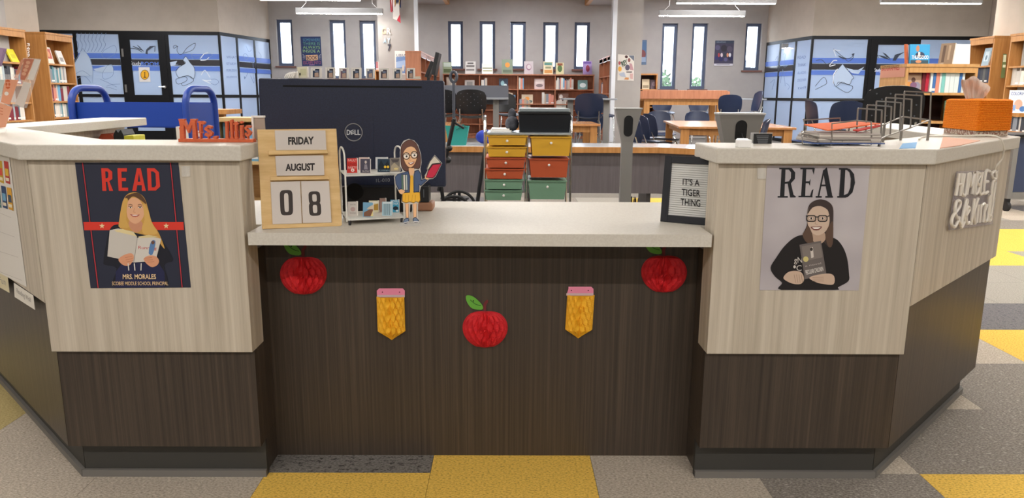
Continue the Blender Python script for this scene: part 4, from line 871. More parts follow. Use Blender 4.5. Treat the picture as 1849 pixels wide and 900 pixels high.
p.poly([(302, 680), (340, 650), (385, 640), (402, 660), (395, 690), (370, 720), (330, 715)], '#d99a78', 4).poly([(465, 680), (500, 655), (545, 660), (566, 690), (550, 720), (510, 727)], '#d99a78', 4)
for a in ((345, 668), (350, 682), (355, 696)): p.line([a, (a[0]+45, a[1]-8)], 3, '#b97a5c')
for a in ((470, 672), (476, 685), (484, 698)): p.line([a, (a[0]+50, a[1]-4)], 3, '#b97a5c')
for x in (365, 405, 450): p.line([(x, 705), (x+(4 if x < 420 else -2), 752)], 7, '#d6d2cc')
p.text('MRS. MORALES', (330, 776), (545, 776), (547, 808), (330, 808), '#e8c9a0', .02).text('SCOBEE MIDDLE SCHOOL PRINCIPAL', (260, 824), (625, 824), (626, 848), (260, 848), '#e0bf94', .01)
p.build('printed_picture', t)
cB = crop(1340, 280, 3.4615); t = thing('poster', 'white reading poster of a woman in glasses holding up a book, right wing', 'poster', plP.px(1465, 524))
slab(plP, cB([(155, 66), (800, 66), (728, 848), (108, 845)]), 0, .0008).build('sheet', noisy('poster_grey', '#aaa3a8', '#c2bcbf', (4, 4, 4), .5, 2), t)
p = Print(plP, .0010, .00006, cB); p.ymax = 844
K = '#1c1d22'
def serif(x0, y, x1): p.rect(x0, y-5, x1, y+5, K)
# R
p.poly([(247, 82), (272, 82), (264, 262), (236, 262)], K); serif(232, 85, 300); serif(222, 262, 286); p.poly([(265, 82), (310, 82), (332, 110), (330, 150), (305, 178), (262, 182), (262, 170), (292, 165), (305, 145), (306, 110), (292, 92), (265, 92)], K).poly([(284, 176), (304, 172), (322, 250), (335, 258), (335, 266), (300, 266)], K)
# E
p.poly([(380, 82), (402, 82), (394, 262), (368, 262)], K); serif(364, 85, 450); serif(352, 260, 440); p.poly([(440, 82), (455, 82), (448, 125), (440, 100)], K).poly([(390, 165), (420, 165), (428, 148), (424, 195), (416, 177), (390, 177)], K).poly([(425, 256), (436, 220), (446, 214), (438, 264)], K)
# A
p.poly([(505, 100), (530, 76), (565, 262), (535, 262)], K).poly([(508, 92), (516, 96), (482, 262), (472, 262)], K); serif(460, 262, 498); serif(520, 262, 568); p.rect(490, 185, 535, 196, K)
# D
p.poly([(618, 84), (646, 84), (636, 262), (606, 262)], K); serif(606, 87, 660); serif(594, 262, 650); p.poly([(640, 82), (675, 88), (700, 120), (706, 175), (690, 235), (660, 264), (632, 266), (632, 254), (662, 240), (676, 205), (680, 150), (672, 110), (655, 94), (640, 94)], K, 0)
TOP = '#1d191a'
p.poly([(178, 705), (215, 640), (265, 570), (330, 515), (400, 500), (560, 515), (620, 560), (655, 640), (668, 740), (664, 790), (600, 828), (580, 845), (245, 845), (250, 800), (205, 760)], TOP, 4)
p.poly([(380, 500), (405, 440), (408, 360), (425, 305), (480, 278), (535, 290), (568, 330), (570, 420), (568, 490), (565, 560), (540, 575), (510, 545), (470, 520), (440, 555), (400, 545)], '#3d3230', 4)
p.poly([(440, 480), (510, 480), (520, 530), (480, 560), (445, 540)], '#b59a86', 3)
p.poly([(408, 380), (420, 330), (465, 305), (515, 318), (542, 365), (545, 430), (520, 480), (475, 503), (435, 485), (412, 440)], '#cbb3a0', 4)
p.poly([(410, 370), (425, 322), (480, 300), (530, 322), (548, 380), (535, 345), (490, 320), (440, 330)], '#3d3230', 3)
for cx, cy in ((432, 397), (503, 397)):
    p.poly(rrect(cx-31, cx+31, cy-21, cy+22, 16), '#151518').poly(rrect(cx-25, cx+25, cy-15, cy+16, 12), '#b39d8d').ell(cx, cy, 11, 7, '#eadfd6').ell(cx, cy, 6, 7, '#2a2422')
p.line([(460, 388), (474, 388)], 7, '#151518').line([(404, 384), (400, 378)], 6, '#151518').line([(533, 386), (545, 380)], 6, '#151518')
p.line([(465, 400), (456, 430), (472, 434)], 3, '#a78c7a', 2).poly([(428, 450), (465, 448), (500, 448), (480, 470), (448, 470)], '#7a4a45', 2).poly([(437, 453), (492, 452), (475, 463), (450, 463)], '#efe8e0')
p.poly([(378, 500), (398, 470), (412, 440), (440, 500), (440, 555), (400, 545)], '#5b463a', 3).poly([(520, 500), (545, 440), (568, 420), (566, 555), (540, 575)], '#5b463a', 3)
p.text('gN', (325, 640), (375, 640), (375, 685), (325, 685), '#cfc8c2').text('C', (340, 690), (372, 690), (372, 725), (340, 725), '#cfc8c2'); p.ell(328, 700, 8, 10, '#cfc8c2')
p.poly([(358, 562), (493, 537), (527, 745), (392, 778)], '#6a6260').poly([(372, 572), (488, 550), (503, 640), (386, 665)], '#7d746f').poly([(425, 580), (442, 575), (448, 640), (432, 645)], '#d0c7bf').ell(433, 590, 9, 11, '#3a3432').ell(398, 652, 17, 17, '#c9bd7c').text('PECULIAR CHILDREN', (395, 722), (505, 698), (509, 725), (400, 750), '#d8d2cc', .02).text('a novel', (392, 690), (492, 672), (494, 682), (395, 700), '#b5ada8')
p.poly([(258, 770), (285, 735), (330, 725), (370, 735), (388, 775), (370, 805), (330, 808), (290, 795)], '#c7ad99', 4).poly([(420, 770), (460, 752), (540, 742), (575, 760), (570, 810), (500, 806), (460, 795)], '#c7ad99', 4)
for k in range(4): p.line([(325+k*15, 748), (335+k*14, 800)], 3, '#9c8472')
for k in range(3): p.line([(440, 766+k*11), (510, 764+k*12)], 3, '#9c8472')
p.build('printed_picture', t)
# calendar sheet and labels on the left diagonal
plD = Plane((-1.307, 2.041, 0), (.7071, -.7071, 0)); cC = crop(0, 270, 3.0)
t = thing('wall_calendar', 'white reading challenge sheet with small book covers on the left diagonal panel', 'poster', plD.px(30, 505)); slab(plD, cC([(-120, 10), (50, 38), (145, 745), (-120, 610)]), .001, .0018).build('sheet', mat('calendar_paper', '#dedad4', .7), t)
p = Print(plD, .0021, .0001, cC)
for (x, y, c1_, c2_) in ((-14, 58, '#c9a227', '#d94a3a'), (20, 62, '#b8332c', '#e0b83a'), (-28, 190, '#2f6f73', '#d98f3a'), (5, 196, '#23406b', '#6fa7c9'), (36, 205, '#d9a02c', '#3c4a5c')):
    k = .13*x; p.poly([(x, y), (x+24, y+5), (x+36, y+128), (x+11, y+118)], c1_).poly([(x+6, y+40), (x+24, y+45), (x+28, y+85), (x+10, y+80)], c2_).poly([(x+10, y+90), (x+28, y+95), (x+30, y+112), (x+13, y+108)], '#e8dcc0')
for y in (345, 450, 560, 665): p.line([(-60, y-25), (60+(y-345)*.18, y+(25 if y < 600 else 45))], 2, '#bdb8b2')
p.build('printed_covers', t)
for k, (q, lb, tx) in enumerate((([(75, 722), (180, 792), (190, 870), (80, 800)], 'small white paper label with grey lettering below the calendar sheet', 'Reading Wolf'), ([(-60, 640), (42, 690), (52, 778), (-50, 720)], 'small cream paper label cut by the left edge of the picture', 'for Fun'))):
    t = thing('paper_label', lb, 'label', plD.px(*cC([q[2]])[0])); slab(plD, cC(q), .0005, .0009).build('sheet', flat('#e2ddd4' if k == 0 else '#d9cfae'), t); p = Print(plD, .0012, .0001, cC); p.text(tx, (q[0][0]+14, q[0][1]+28), (q[1][0]-14, q[1][1]+12), (q[1][0]-10, q[1][1]+48), (q[0][0]+16, q[0][1]+62), '#9a958e'); p.build('lettering', t)
# clear neon-style sign on the right diagonal
plN = Plane((1.151, 2.041, 0), (.7071, .7071, 0)); cN = crop(1705, 295, 7.2)
t = thing('neon_sign', 'unlit white tube sign on a clear plate on the right diagonal panel', 'sign', plN.px(1745, 418))
PLT = glassy('smoky_acrylic', '#bcb4c2', .05, .35); slab(plN, cN([(160, 105), (683, 85), (610, 790), (50, 870)]), .004, .009).build('backing_plate', PLT, t)
TUBE = mat('silicone_tube', '#e6e0d6', .35)
def strokes(name, S):
    m = MB()
    for s in S: m.tube([plN.px(*cN([q])[0], .017) for q in smooth_path(s, 4)], .005, 8)
    m.build(name, TUBE, t, 0, True)
strokes('tube_letter', [[(195, 130), (150, 420)], [(232, 128), (205, 420)], [(172, 280), (220, 270)]]); strokes('tube_letter', [[(262, 130), (228, 360), (245, 415), (275, 390), (310, 128)]]); strokes('tube_letter', [[(335, 126), (290, 408)], [(335, 126), (345, 300), (395, 122), (360, 400)]])
strokes('tube_letter', [[(430, 118), (395, 398)], [(430, 118), (465, 150), (425, 245), (455, 300), (425, 390), (396, 398)]]); strokes('tube_letter', [[(495, 112), (460, 390), (510, 382)]]); strokes('tube_letter', [[(590, 108), (540, 112), (510, 380), (565, 372)], [(525, 245), (568, 238)]])
strokes('tube_letter', [[(215, 800), (140, 640), (160, 500), (205, 500), (190, 580), (110, 690), (95, 790), (140, 825), (195, 700)]]); strokes('tube_letter', [[(285, 470), (215, 820), (260, 760), (250, 640), (300, 500), (285, 470)]]); strokes('tube_letter', [[(275, 690), (325, 600), (305, 570), (280, 640), (290, 780), (320, 770)]])
strokes('tube_letter', [[(390, 460), (345, 800)], [(440, 455), (385, 640), (400, 785)]]); strokes('tube_letter', [[(445, 540), (415, 775)]]); strokes('tube_letter', [[(480, 535), (455, 770)], [(480, 560), (525, 535), (500, 765)]]); strokes('tube_letter', [[(555, 540), (520, 640), (525, 755), (560, 700), (590, 400), (560, 750)]])
strokes('tube_letter', [[(655, 230), (630, 250), (585, 630), (610, 640), (660, 250)], [(575, 690), (570, 745), (600, 740), (605, 660), (575, 690)]]); strokes('tube_letter', [[(660, 100), (620, 130), (630, 190), (668, 200), (672, 110)]])
W1 = [plN.px(1795, 312, .012), plN.px(1799, 300, .02), plN.px(1810, 285, .03), plN.px(1812, 262, .034)]; e_ = W1[-1]
solo(MB().tube([tuple(q) for q in smooth_path([tuple(q) for q in W1]+[(e_.x-.02, e_.y+.02, ZT+.012), (1.62, 2.66, ZT+.0045), (1.45, 2.60, ZT+.0045), (1.33, 2.42, ZT+.0045)], 6)], .003, 6), 'power_cord', mat('clear_cord', '#ded8cc', .4), 'thin pale cord running from the tube sign over the worktop', 'cord', smooth=True)

# ================================================================ paper decorations under the low counter
MY = 2.2295
def apple(cx, cy, k, label, tilt=0):
    pl = Plane((0, MY, 0), (1, 0, 0)); t = thing('paper_apple', label, 'decoration', pl.px(cx, cy+38*k), 'honeycomb paper apples on the dark panel')
    R = 41.5*k; o = pl.px(cx, cy); s = (pl.px(cx+1, cy)-o).length; N = 20; ex, ez, ny = V((1, 0, 0)), V((0, 0, 1)), V((0, -1, 0))
    prof = []            # half outline of the apple: (radius, height)
    for i in range(25):
        a = -math.pi/2+math.pi*i/24; r_ = math.cos(a)*(1.0+.06*math.sin(a)); z_ = math.sin(a)*.86
        if i > 19: z_ -= .1*(i-19)/5
        if i < 3: z_ += .03
        prof.append((max(.03, r_), z_))
    m = MB(); rows = len(prof); VV = []; S = 2*N
    for j in range(S+1):                               # leaves glued to each other at alternating heights, parted at the middle
        a = math.pi*j/S
        for i, (r_, z_) in enumerate(prof):
            ed = math.sin(math.pi*i/(rows-1)); aa = a+(math.pi/S)*.75*math.cos(math.pi*i/3.5+math.pi*(j//2))*ed*(0 if j in (0, S) else 1)
            rr = r_*(1-.20*(j % 2)); cl = 1-.62*math.exp(-((aa-math.pi/2)/.13)**2)
            VV.append(o+(ex*(-math.cos(aa)*rr)+ez*z_)*(R*s)+ny*(math.sin(aa)*rr*R*s*.55*cl+.001))
    Fq = [(j*rows+i, j*rows+i+1, (j+1)*rows+i+1, (j+1)*rows+i) for j in range(S) for i in range(rows-1)]
    m.add(VV, Fq); m.build('tissue_body', noisy('red_tissue', '#c01622', '#d8242a', (60, 60, 60), .7), t)
    bk = [(cx+p_[0]*R*1.02, cy-p_[1]*R*1.02) for p_ in prof]+[(cx-p_[0]*R*1.02, cy-p_[1]*R*1.02) for p_ in reversed(prof)]
    slab(pl, bk, .0002, .0012).build('card_back', mat('red_card', '#c2202a', .6), t)
    slab(pl, smooth_loop([(cx-35*k, cy-62*k), (cx-22*k, cy-60*k), (cx-6*k, cy-45*k), (cx-6*k, cy-36*k), (cx-24*k, cy-38*k), (cx-34*k, cy-50*k)], 4), .0015, .0028).build('leaf', mat('green_card2', '#63a83c', .6), t)
    slab(pl, smooth_loop([(cx-3*k, cy-34*k), (cx-3*k, cy-46*k), (cx+3*k, cy-54*k), (cx+6*k, cy-51*k), (cx+2*k, cy-44*k), (cx+2*k, cy-34*k)], 3), .0013, .0024).build('stem', mat('brown_card2', '#6b2a2c', .7), t)
    p = Print(pl, .0031, .0002); p.line([(cx-28*k, cy-54*k), (cx-18*k, cy-46*k), (cx-8*k, cy-43*k)], 1.2*k, '#2c5a24', 3).ell(cx-22*k, cy-52*k, 1.3*k, 1.3*k, '#1c2418', 0, 8); p.build('leaf_vein', t)
apple(548, 497, 1.0, 'red honeycomb paper apple with a green leaf at the left end of the panel'); apple(876, 594, .965, 'bright red honeycomb paper apple hanging lowest in the middle of the panel'); apple(1199, 494, .98, 'red honeycomb paper apple at the right end of the panel')
def pencil(cx, cy, k, skew, label):
    pl = Plane((0, MY, 0), (1, 0, 0)); t = thing('paper_pencil', label, 'decoration', pl.px(cx, cy+46), 'honeycomb paper pencils on the dark panel')
    W_ = 25*k; y0, y1, y2 = cy-30, cy+32, cy+48; sh = lambda y: skew*(y-cy)/45
    slab(pl, [(cx-W_-1+sh(cy-44)+2, cy-41), (cx-W_+4, cy-45), (cx+W_-4, cy-45), (cx+W_, cy-41), (cx+W_, cy-29), (cx-W_, cy-29)], .0002, .0022).build('eraser', mat('pink_card', '#e58aa6', .6), t)
    slab(pl, [(cx-W_, cy-33), (cx+W_, cy-33), (cx+W_, cy-29), (cx-W_, cy-29)], .0023, .0028).build('ferrule', flat('#cdb7b8'), t)
    slab(pl, [(cx-W_+sh(y0), y0), (cx+W_+sh(y0), y0), (cx+W_+sh(y1), y1), (cx+sh(y2), y2), (cx-W_+sh(y1), y1)], .0002, .0012).build('card_back', mat('yellow_card', '#e3ac1e', .6), t)
    o = pl.px(cx, cy); s = (pl.px(cx+1, cy)-o).length; N = 15; m = MB(); VV = []; rows = 25
    for j in range(2*N+1):
        a = math.pi*j/(2*N)
        for i in range(rows):
            f = i/(rows-1); y = y0+(y2-y0)*f; r_ = W_ if y < y1 else W_*max(.04, (y2-y)/(y2-y1)); rr = r_*(1-.20*(j % 2)); aa = a+(math.pi/(2*N))*.75*math.cos(math.pi*i/3.5+math.pi*(j//2))*(0 if j in (0, 2*N) else 1); cl = 1-.45*math.exp(-((aa-math.pi/2)/.13)**2)
            c = pl.px(cx+sh(y), y); VV.append(c+V((-math.cos(aa)*rr*s, -math.sin(aa)*rr*s*.6*cl-.001, 0)))
    m.add(VV, [(j*rows+i, j*rows+i+1, (j+1)*rows+i+1, (j+1)*rows+i) for j in range(2*N) for i in range(rows-1)]); m.build('tissue_body', noisy('yellow_tissue', '#e8a81c', '#f2bc34', (60, 60, 60), .7), t)
    p = Print(pl, .003, .0002); p.ell(cx-W_*.62, cy-38, 1.2, 1.2, '#5a2030', 0, 8).ell(cx+W_*.62, cy-38, 1.2, 1.2, '#5a2030', 0, 8); p.build('punch_hole', t)
pencil(706, 566, 1.0, 1.5, 'yellow honeycomb paper pencil with a pink eraser on the left'); pencil(1047, 563, .98, -3, 'yellow honeycomb paper pencil with a pink eraser on the right')
# ================================================================ perpetual calendar
n0 = V((.307, -.952, 0)); dl = math.radians(14)
plK = Plane((-.669, 2.088, LZ), (.952, .307, 0), (-n0*math.sin(dl)+V((0, 0, math.cos(dl))))); cK = crop(440, 230, 4.5)
t = thing('perpetual_calendar', 'wooden block calendar showing Friday August 08 on the low counter', 'calendar', (-.58, 2.12, LZ))
slab(plK, cK([(110, 25), (750, 18), (797, 805), (150, 832)]), -.012, 0).build('board', MAPLE, t, .001)
for q in ([(200, 195), (680, 190), (682, 218), (203, 230)], [(213, 408), (690, 402), (692, 428), (216, 438)], [(160, 795), (740, 778), (796, 805), (152, 831)]): slab(plK, cK(q), .0002, .013).build('ledge', MAPLE, t, .0008)
TILE = mat('calendar_card', '#cbc3bd', .75)
for q, s_, tq in (([(252, 28), (663, 28), (672, 186), (262, 190)], 'FRIDAY', [(360, 80), (570, 76), (572, 138), (362, 143)]), ([(256, 236), (648, 230), (655, 392), (268, 398)], 'AUGUST', [(338, 296), (578, 291), (578, 352), (340, 357)]),
                  ([(217, 447), (458, 440), (473, 783), (235, 790)], '0', [(291, 512), (396, 508), (403, 714), (300, 718)]), ([(465, 440), (693, 437), (713, 775), (480, 782)], '8', [(523, 522), (622, 520), (632, 718), (534, 722)])):
    c_ = slab(plK, cK(q), .0005, .006).build('card', TILE, t, .0006); p = Print(plK, .0064, .0001, cK)
    if len(s_) > 1: p.text(s_, *tq, '#2f2a2a', .045)
    else:
        (x0, y0), (x1, _), (x2, y2), (x3, y3) = tq; lerp = lambda u, v: (((x0*(1-u)+x1*u)*(1-v)+(x3*(1-u)+x2*u)*v), ((y0*(1-u)+tq[1][1]*u)*(1-v)+(y3*(1-u)+y2*u)*v))
        def lp(u0, u1, v0, v1, r_, c): p.poly([lerp(*q_) for q_ in [(u0+(u1-u0)*(.5+.5*math.copysign(abs(math.cos(a))**.55, math.cos(a))), v0+(v1-v0)*(.5+.5*math.copysign(abs(math.sin(a))**(.30 if v1-v0 > .7 else .5), math.sin(a)))) for a in [2*math.pi*i/40 for i in range(40)]]], c)
        if s_ == '0': lp(0, 1, 0, 1, 0, '#393230'); lp(.33, .67, .13, .87, 0, TILE)
        else: lp(.02, .98, 0, .53, 0, '#393230'); lp(0, 1, .44, 1, 0, '#393230'); lp(.32, .68, .115, .42, 0, TILE); lp(.32, .68, .555, .885, 0, TILE)
    p.build('printed_number' if len(s_) == 1 else 'lettering', t)
b_ = plK.at(.1, .12, -.012); MB().obox(b_+V((-.012, .045, -.055)), plK.ex*.03, V((0, .045, -.055)), V((0, .004, .004))).build('back_stand', MAPLE, t)
# ================================================================ letter board
ex = V((.87, -.494, 0)); nb = V((-.494, -.87, 0)); plB = Plane((.470, 2.243, LZ), ex, (-nb*math.sin(.09)+V((0, 0, math.cos(.09)))))
hb = (plB.px(1198, 281)-plB.o).dot(plB.ey); wb = .19; t = thing('letter_board', 'black framed white letter board reading a tiger thing on the low counter', 'letter board', (.54, 2.2, LZ)); bw = .021
def pb(a0, a1, b0, b1, d0, d1, nm, mt, bev=0): return MB().extr([plB.at(a0, b0, d0), plB.at(a1, b0, d0), plB.at(a1, b1, d0), plB.at(a0, b1, d0)], plB.n*(d1-d0)).build(nm, mt, t, bev)
FB = mat('black_frame', '#22242c', .5)
pb(0, bw, 0, hb, -.012, .008, 'frame_bar', FB, .001); pb(wb-bw, wb, 0, hb, -.012, .008, 'frame_bar', FB, .001); pb(bw+.0002, wb-bw-.0002, 0, bw, -.012, .008, 'frame_bar', FB, .001); pb(bw+.0002, wb-bw-.0002, hb-bw, hb, -.012, .008, 'frame_bar', FB, .001)
m = MB(); n_ = 24; hh = (hb-2*bw)/n_
for k in range(n_): b0 = bw+k*hh; m.extr([plB.at(bw, b0+.0009, -.004), plB.at(wb-bw, b0+.0009, -.004), plB.at(wb-bw, b0+hh-.0004, -.004), plB.at(bw, b0+hh-.0004, -.004)], plB.n*.003)
m.build('ribbed_felt', mat('white_felt', '#e2e3e2', .85), t)
pb(bw, wb-bw, bw, hb-bw, -.008, -.0041, 'backing', mat('felt_groove', '#a9aaa9', .9))
for s_, q in (("IT'S A", [(1233, 322), (1263, 324.5), (1263, 336.5), (1232.5, 334)]), ('TIGER', [(1231, 341), (1264.5, 343.5), (1264.5, 356), (1230.5, 353)]), ('THING', [(1229, 358.5), (1264.5, 361), (1264.5, 374), (1228.5, 371)])):
    m = MB(); q = [V(v) for v in q]; text3d(m, s_, lambda u, v, sd: plB.px(*((q[3]*(1-u)+q[2]*u)*(1-v)+(q[0]*(1-u)+q[1]*u)*v), -.0008+.0022*sd), .008); m.build('letters', mat('black_letter', '#1b1b1e', .5), t)
# ================================================================ monitor, speaker and the miniature books on it
MYY = 2.50; plM = Plane((0, MYY, 0), (1, 0, 0)); cM = crop(460, 0, 3.3333)
t = thing('monitor', 'large black computer monitor seen from behind on the low counter', 'monitor', (plM.px(640, 330).x, MYY+.02, LZ))
MONM = noisy('monitor_shell', '#1c2338', '#222a42', (200, 200, 200), .36, 2)  # bluish sheen of reflected light is mixed into the black shell's colour
slab(plM, [(472, 141.5), (803, 146), (806.5, 336), (478.5, 333)], -.035, 0).build('back_shell', MONM, t, .006)
slab(plM, [(474, 143), (801, 147.5), (804.5, 334.5), (480.5, 331.5)], -.045, -.0355).build('screen_bezel', BLACK, t, .002)
slab(plM, cM([(170, 512), (1005, 520), (1005, 531), (170, 523)]), .0003, .001).build('vent_slot', mat('vent_black', '#07080b', .8), t)
slab(plM, [(602, 208), (674, 209), (675, 290), (604, 289)], .0003, .0016).build('mount_cover', MONM, t, .0005)
cc = plM.px(638.5, 239, .0026); rr = (plM.px(654, 239)-plM.px(638.5, 239)).length
MB().tube([cc+V((rr*math.cos(a), 0, rr*math.sin(a))) for a in [2*math.pi*i/32 for i in range(32)]], .0014, 6, 0, True).build('logo_ring', mat('logo_silver', '#b9bcc2', .3, .7), t)
p = Print(plM, .0022, .0001); p.text('D', (626, 234.5), (632.5, 234.5), (632.5, 244), (626, 244), '#c4c7cc', .03).text('E', (632.4, 236.5), (638.3, 234), (639.5, 241), (633.6, 244), '#c4c7cc', .03).text('LL', (640, 234.5), (651, 234.5), (651, 244), (640, 244), '#c4c7cc', .03).text('Library', (692, 314), (717, 312), (717, 318), (692, 320), '#8e9096').text('1L-010', (679, 323), (704, 322), (704, 328.5), (679, 329.5), '#8e9096'); p.build('printed_logo', t)
xm = plM.px(650, 300).x; MB().box(xm-.05, xm+.05, MYY+.05, MYY+.075, LZ+.014, plM.px(640, 310).z+.05).build('stand_neck', BLACK, t, .004); MB().box(xm-.12, xm+.12, MYY-.04, MYY+.13, LZ, LZ+.013).build('stand_base', BLACK, t, .004)
# black speaker box under the monitor
plS = Plane((0, 2.40, 0), (1, 0, 0)); t = thing('desk_speaker', 'black speaker box with a round cone behind the miniature book cart', 'speaker', (plS.px(683, 380).x, 2.44, LZ))
s0, s1 = plS.px(618, 350).x, plS.px(742, 350).x; zt = plS.px(680, 336.5).z
MB().box(s0, s1, 2.40, 2.47, LZ, zt-.004).build('cabinet', mat('speaker_black', '#121319', .55), t, .003)
q = plS.px(641, 346, .001); MB().cyl(q, q+V((0, -.004, 0)), .027, 28).build('cone', mat('cone_black', '#08090c', .9), t)
# black slotted box on a brown block
plT = Plane((0, 2.42, 0), (1, 0, 0)); a = plT.px(752, 376); b = plT.px(781, 360)
solo(MB().box(a.x, b.x, 2.42, 2.50, LZ, LZ+.028), 'wooden_block', mat('brown_leather', '#a3765c', .6), 'brown block at the right foot of the monitor', 'block', bevel=.006)
t = thing('sharpener', 'small black slotted box on the brown block under the monitor', 'sharpener', ((a.x+b.x)/2-.005, 2.46, LZ+.0285)); z1 = plT.px(765, 336).z
MB().box(a.x+.006, b.x-.012, 2.425, 2.485, LZ+.0285, z1).build('body', BLACK, t, .003); MB().box((a.x+b.x)/2-.004, (a.x+b.x)/2-.001, 2.4238, 2.4248, LZ+.045, z1-.012).build('slot', mat('slot_grey', '#565a60', .5), t)
def mini(name, label, pl, quad, base, draw, th=.006, group=None, cr=None, cat='miniature book', edge=PAPER):
    c = pl.px((quad[2][0]+quad[3][0])/2, (quad[2][1]+quad[3][1])/2); t = thing(name, label, cat, c, group)
    slab(pl, quad, -th, 0).build('cover', flat(base, .45) if isinstance(base, str) else base, t)
    m = MB(); k = [pl.px(x, y, -th*.15) for x, y in quad]; m.extr([k[1]+V((.0005, 0, 0)), k[2]+V((.0005, 0, .001)), k[2]+V((-.004, 0, .001)), k[1]+V((-.004, 0, 0))], pl.n*(-th*.7)).build('page_block', edge, t)
    if draw: p = Print(pl, .0003, .00008, cr); draw(p); p.build('cover_print', t)
    return t
plMM = Plane((0, MYY+.012, 0), (1, 0, 0)); cT = crop(500, 110, 6.848)
MG = 'miniature books along the top of the monitor'
tops = [(430, 548, 84, 217, '#28364f', 'first dark miniature book in a white clip on the monitor, right of the cream card'), (610, 718, 82, 226, '#3e3c44', 'second miniature book in a white clip on the monitor'), (775, 882, 86, 230, '#6a5566', 'mauve third miniature book on the monitor before the second window'), (928, 1040, 86, 230, '#2c3344', 'fourth miniature book on the monitor, just right of the second window'),
        (1105, 1205, 90, 226, '#4d5878', 'fifth miniature book on the monitor before the third window'), (1272, 1382, 92, 230, '#44404c', 'sixth miniature book on the monitor below the small bookcase'), (1440, 1543, 92, 230, '#2f3d52', 'seventh miniature book on the monitor, left of the girl poster'), (1610, 1703, 90, 228, '#4a4448', 'eighth miniature book, last at the right end of the monitor')]
for x0, x1, y0, y1, c, lb in tops:
    def dr(p, x0=x0, x1=x1, y0=y0, y1=y1):
        w_ = x1-x0; h_ = y1-y0; p.rect(x0+w_*.12, y0+h_*.12, x1-w_*.2, y1-h_*.1, c).ell(x0+w_*.25, y0+h_*.2, w_*.12, h_*.08, '#e4e2de').poly([(x0+w_*.3, y0+h_*.5), (x0+w_*.7, y0+h_*.45), (x0+w_*.75, y0+h_*.85), (x0+w_*.3, y0+h_*.85)], '#b59a8a').ell(x0+w_*.5, y0+h_*.35, w_*.2, h_*.1, '#6d7890')
    mini('miniature_book', lb, plMM, cT([(x0, y0), (x1, y0), (x1, y1-4), (x0, y1-8)]), '#dcdad6', dr, .012, MG, cT)
mini('miniature_book', 'cream miniature card leaning at the left on top of the monitor', plMM, cT([(262, 78), (380, 74), (386, 210), (272, 212)]), '#d9d6bf', lambda p: p.rect(285, 100, 360, 180, '#c9c9a8').ell(285, 165, 10, 18, '#3a3a3a'), .012, MG, cT)
t = thing('paper_crumple', 'crumpled white paper lump at the left end of the monitor top', 'paper', plMM.px(527, 141)); m = MB()
for k in range(5): m.tube([plMM.px(*q, .004*k-.008) for q in cT([(100+k*24, 212), (118+k*26, 175-k*4), (165+k*22, 148-k*3), (200+k*14, 210)])], .004, 6)
m.build('crumpled_sheet', WHITE, t, 0, True)
solo(slab(plMM, cT([(1712, 195), (1775, 192), (1778, 226), (1712, 228)]), -.012, 0), 'eraser_block', flat('#d3ccbd'), 'small beige eraser at the right end of the monitor top', 'eraser')
# ================================================================ miniature book cart
z0 = .787; F0, B0, F1 = PZ(626.5, 397, z0), PZ(617.5, 383, z0), PZ(730, 392, z0); B1 = F1+(B0-F0); CW = mat('cart_white', '#dddcd6', .4)
zt = PY(626.5, 317, F0.y).z; zh = PY(626, 285, F0.y).z; zc = PY(620, 266, (F0.y+B0.y)/2).z
t = thing('miniature_cart', 'white miniature book cart holding tiny books on the low counter', 'cart', ((F0.x+B1.x)/2, (F0.y+B1.y)/2, LZ))
for z, nm in ((z0, 'lower_shelf'), (zt, 'upper_shelf')): MB().prism([(p.x, p.y) for p in (F0, F1, B1, B0)], z-.0035, z+.0005).build(nm, CW, t, .0006)
for a, b in ((F0, B0), (F1, B1)):
    mid = (a+b)/2; hoop = [V((a.x, a.y, z0-.006)), V((a.x, a.y, zh))]+[V((mid.x+(a.x-mid.x)*math.cos(k), mid.y+(a.y-mid.y)*math.cos(k), zh+(zc-zh)*math.sin(k))) for k in [math.pi*i/8 for i in range(1, 8)]]+[V((b.x, b.y, zh)), V((b.x, b.y, z0-.006))]
    MB().tube(hoop, .0026, 8).build('end_hoop', CW, t, 0, True)
for a in (F0, B0, F1, B1):
    c = V((a.x+(.008 if a in (F0, B0) else -.008), a.y, LZ+.0075)); w_ = MB().cyl(c+V((-.003, 0, 0)), c+V((.003, 0, 0)), .0073, 12).build('caster', mat('rubber_dark', '#2a2a2c', .6), t); MB().tube([c, c+V((0, 0, .009))], .0028, 6).build('caster_fork', CW, w_)
c5 = crop(600, 240, 5.0); MC = 'tiny books on the miniature cart'
Yt = (F0.y+B0.y)/2; plU = Plane((0, F0.y+.014, 0), (1, 0, 0)); plV = Plane((0, B0.y-.006, 0), (1, 0, 0))
def q4(x0, y0, x1, y1, sk=0): return c5([(x0, y0), (x1, y0+sk), (x1, y1+sk), (x0, y1)])
mini('miniature_book', 'red tiny book with white lettering at the left of the upper cart shelf', plU, q4(136, 230, 228, 362, -2), '#c8302a', lambda p: p.text('FAULT', (142, 240), (222, 238), (222, 258), (142, 260), '#e8cfc8').text('LINES', (142, 275), (222, 273), (222, 295), (142, 297), '#7a1a18').text('PARTY', (142, 305), (222, 303), (222, 325), (142, 327), '#e8cfc8').ell(184, 338, 16, 14, '#f0e8e4').ell(184, 338, 6, 6, '#c8302a'), .006, MC, c5)
mini('miniature_book', 'pale pink tiny book behind the dark one on the upper cart shelf', plV, q4(243, 222, 333, 338), '#d6bfba', None, .006, MC)
mini('miniature_book', 'dark purple grey tiny book with a pale figure on the upper cart shelf', plU, q4(258, 235, 345, 360, 1), '#4a4656', lambda p: p.ell(302, 265, 10, 14, '#c9bdb8').poly([(285, 330), (292, 285), (312, 285), (320, 330)], '#8d8792').text('SLOW', (270, 340), (335, 340), (335, 354), (270, 354), '#cfc8c4'), .006, MC, c5)
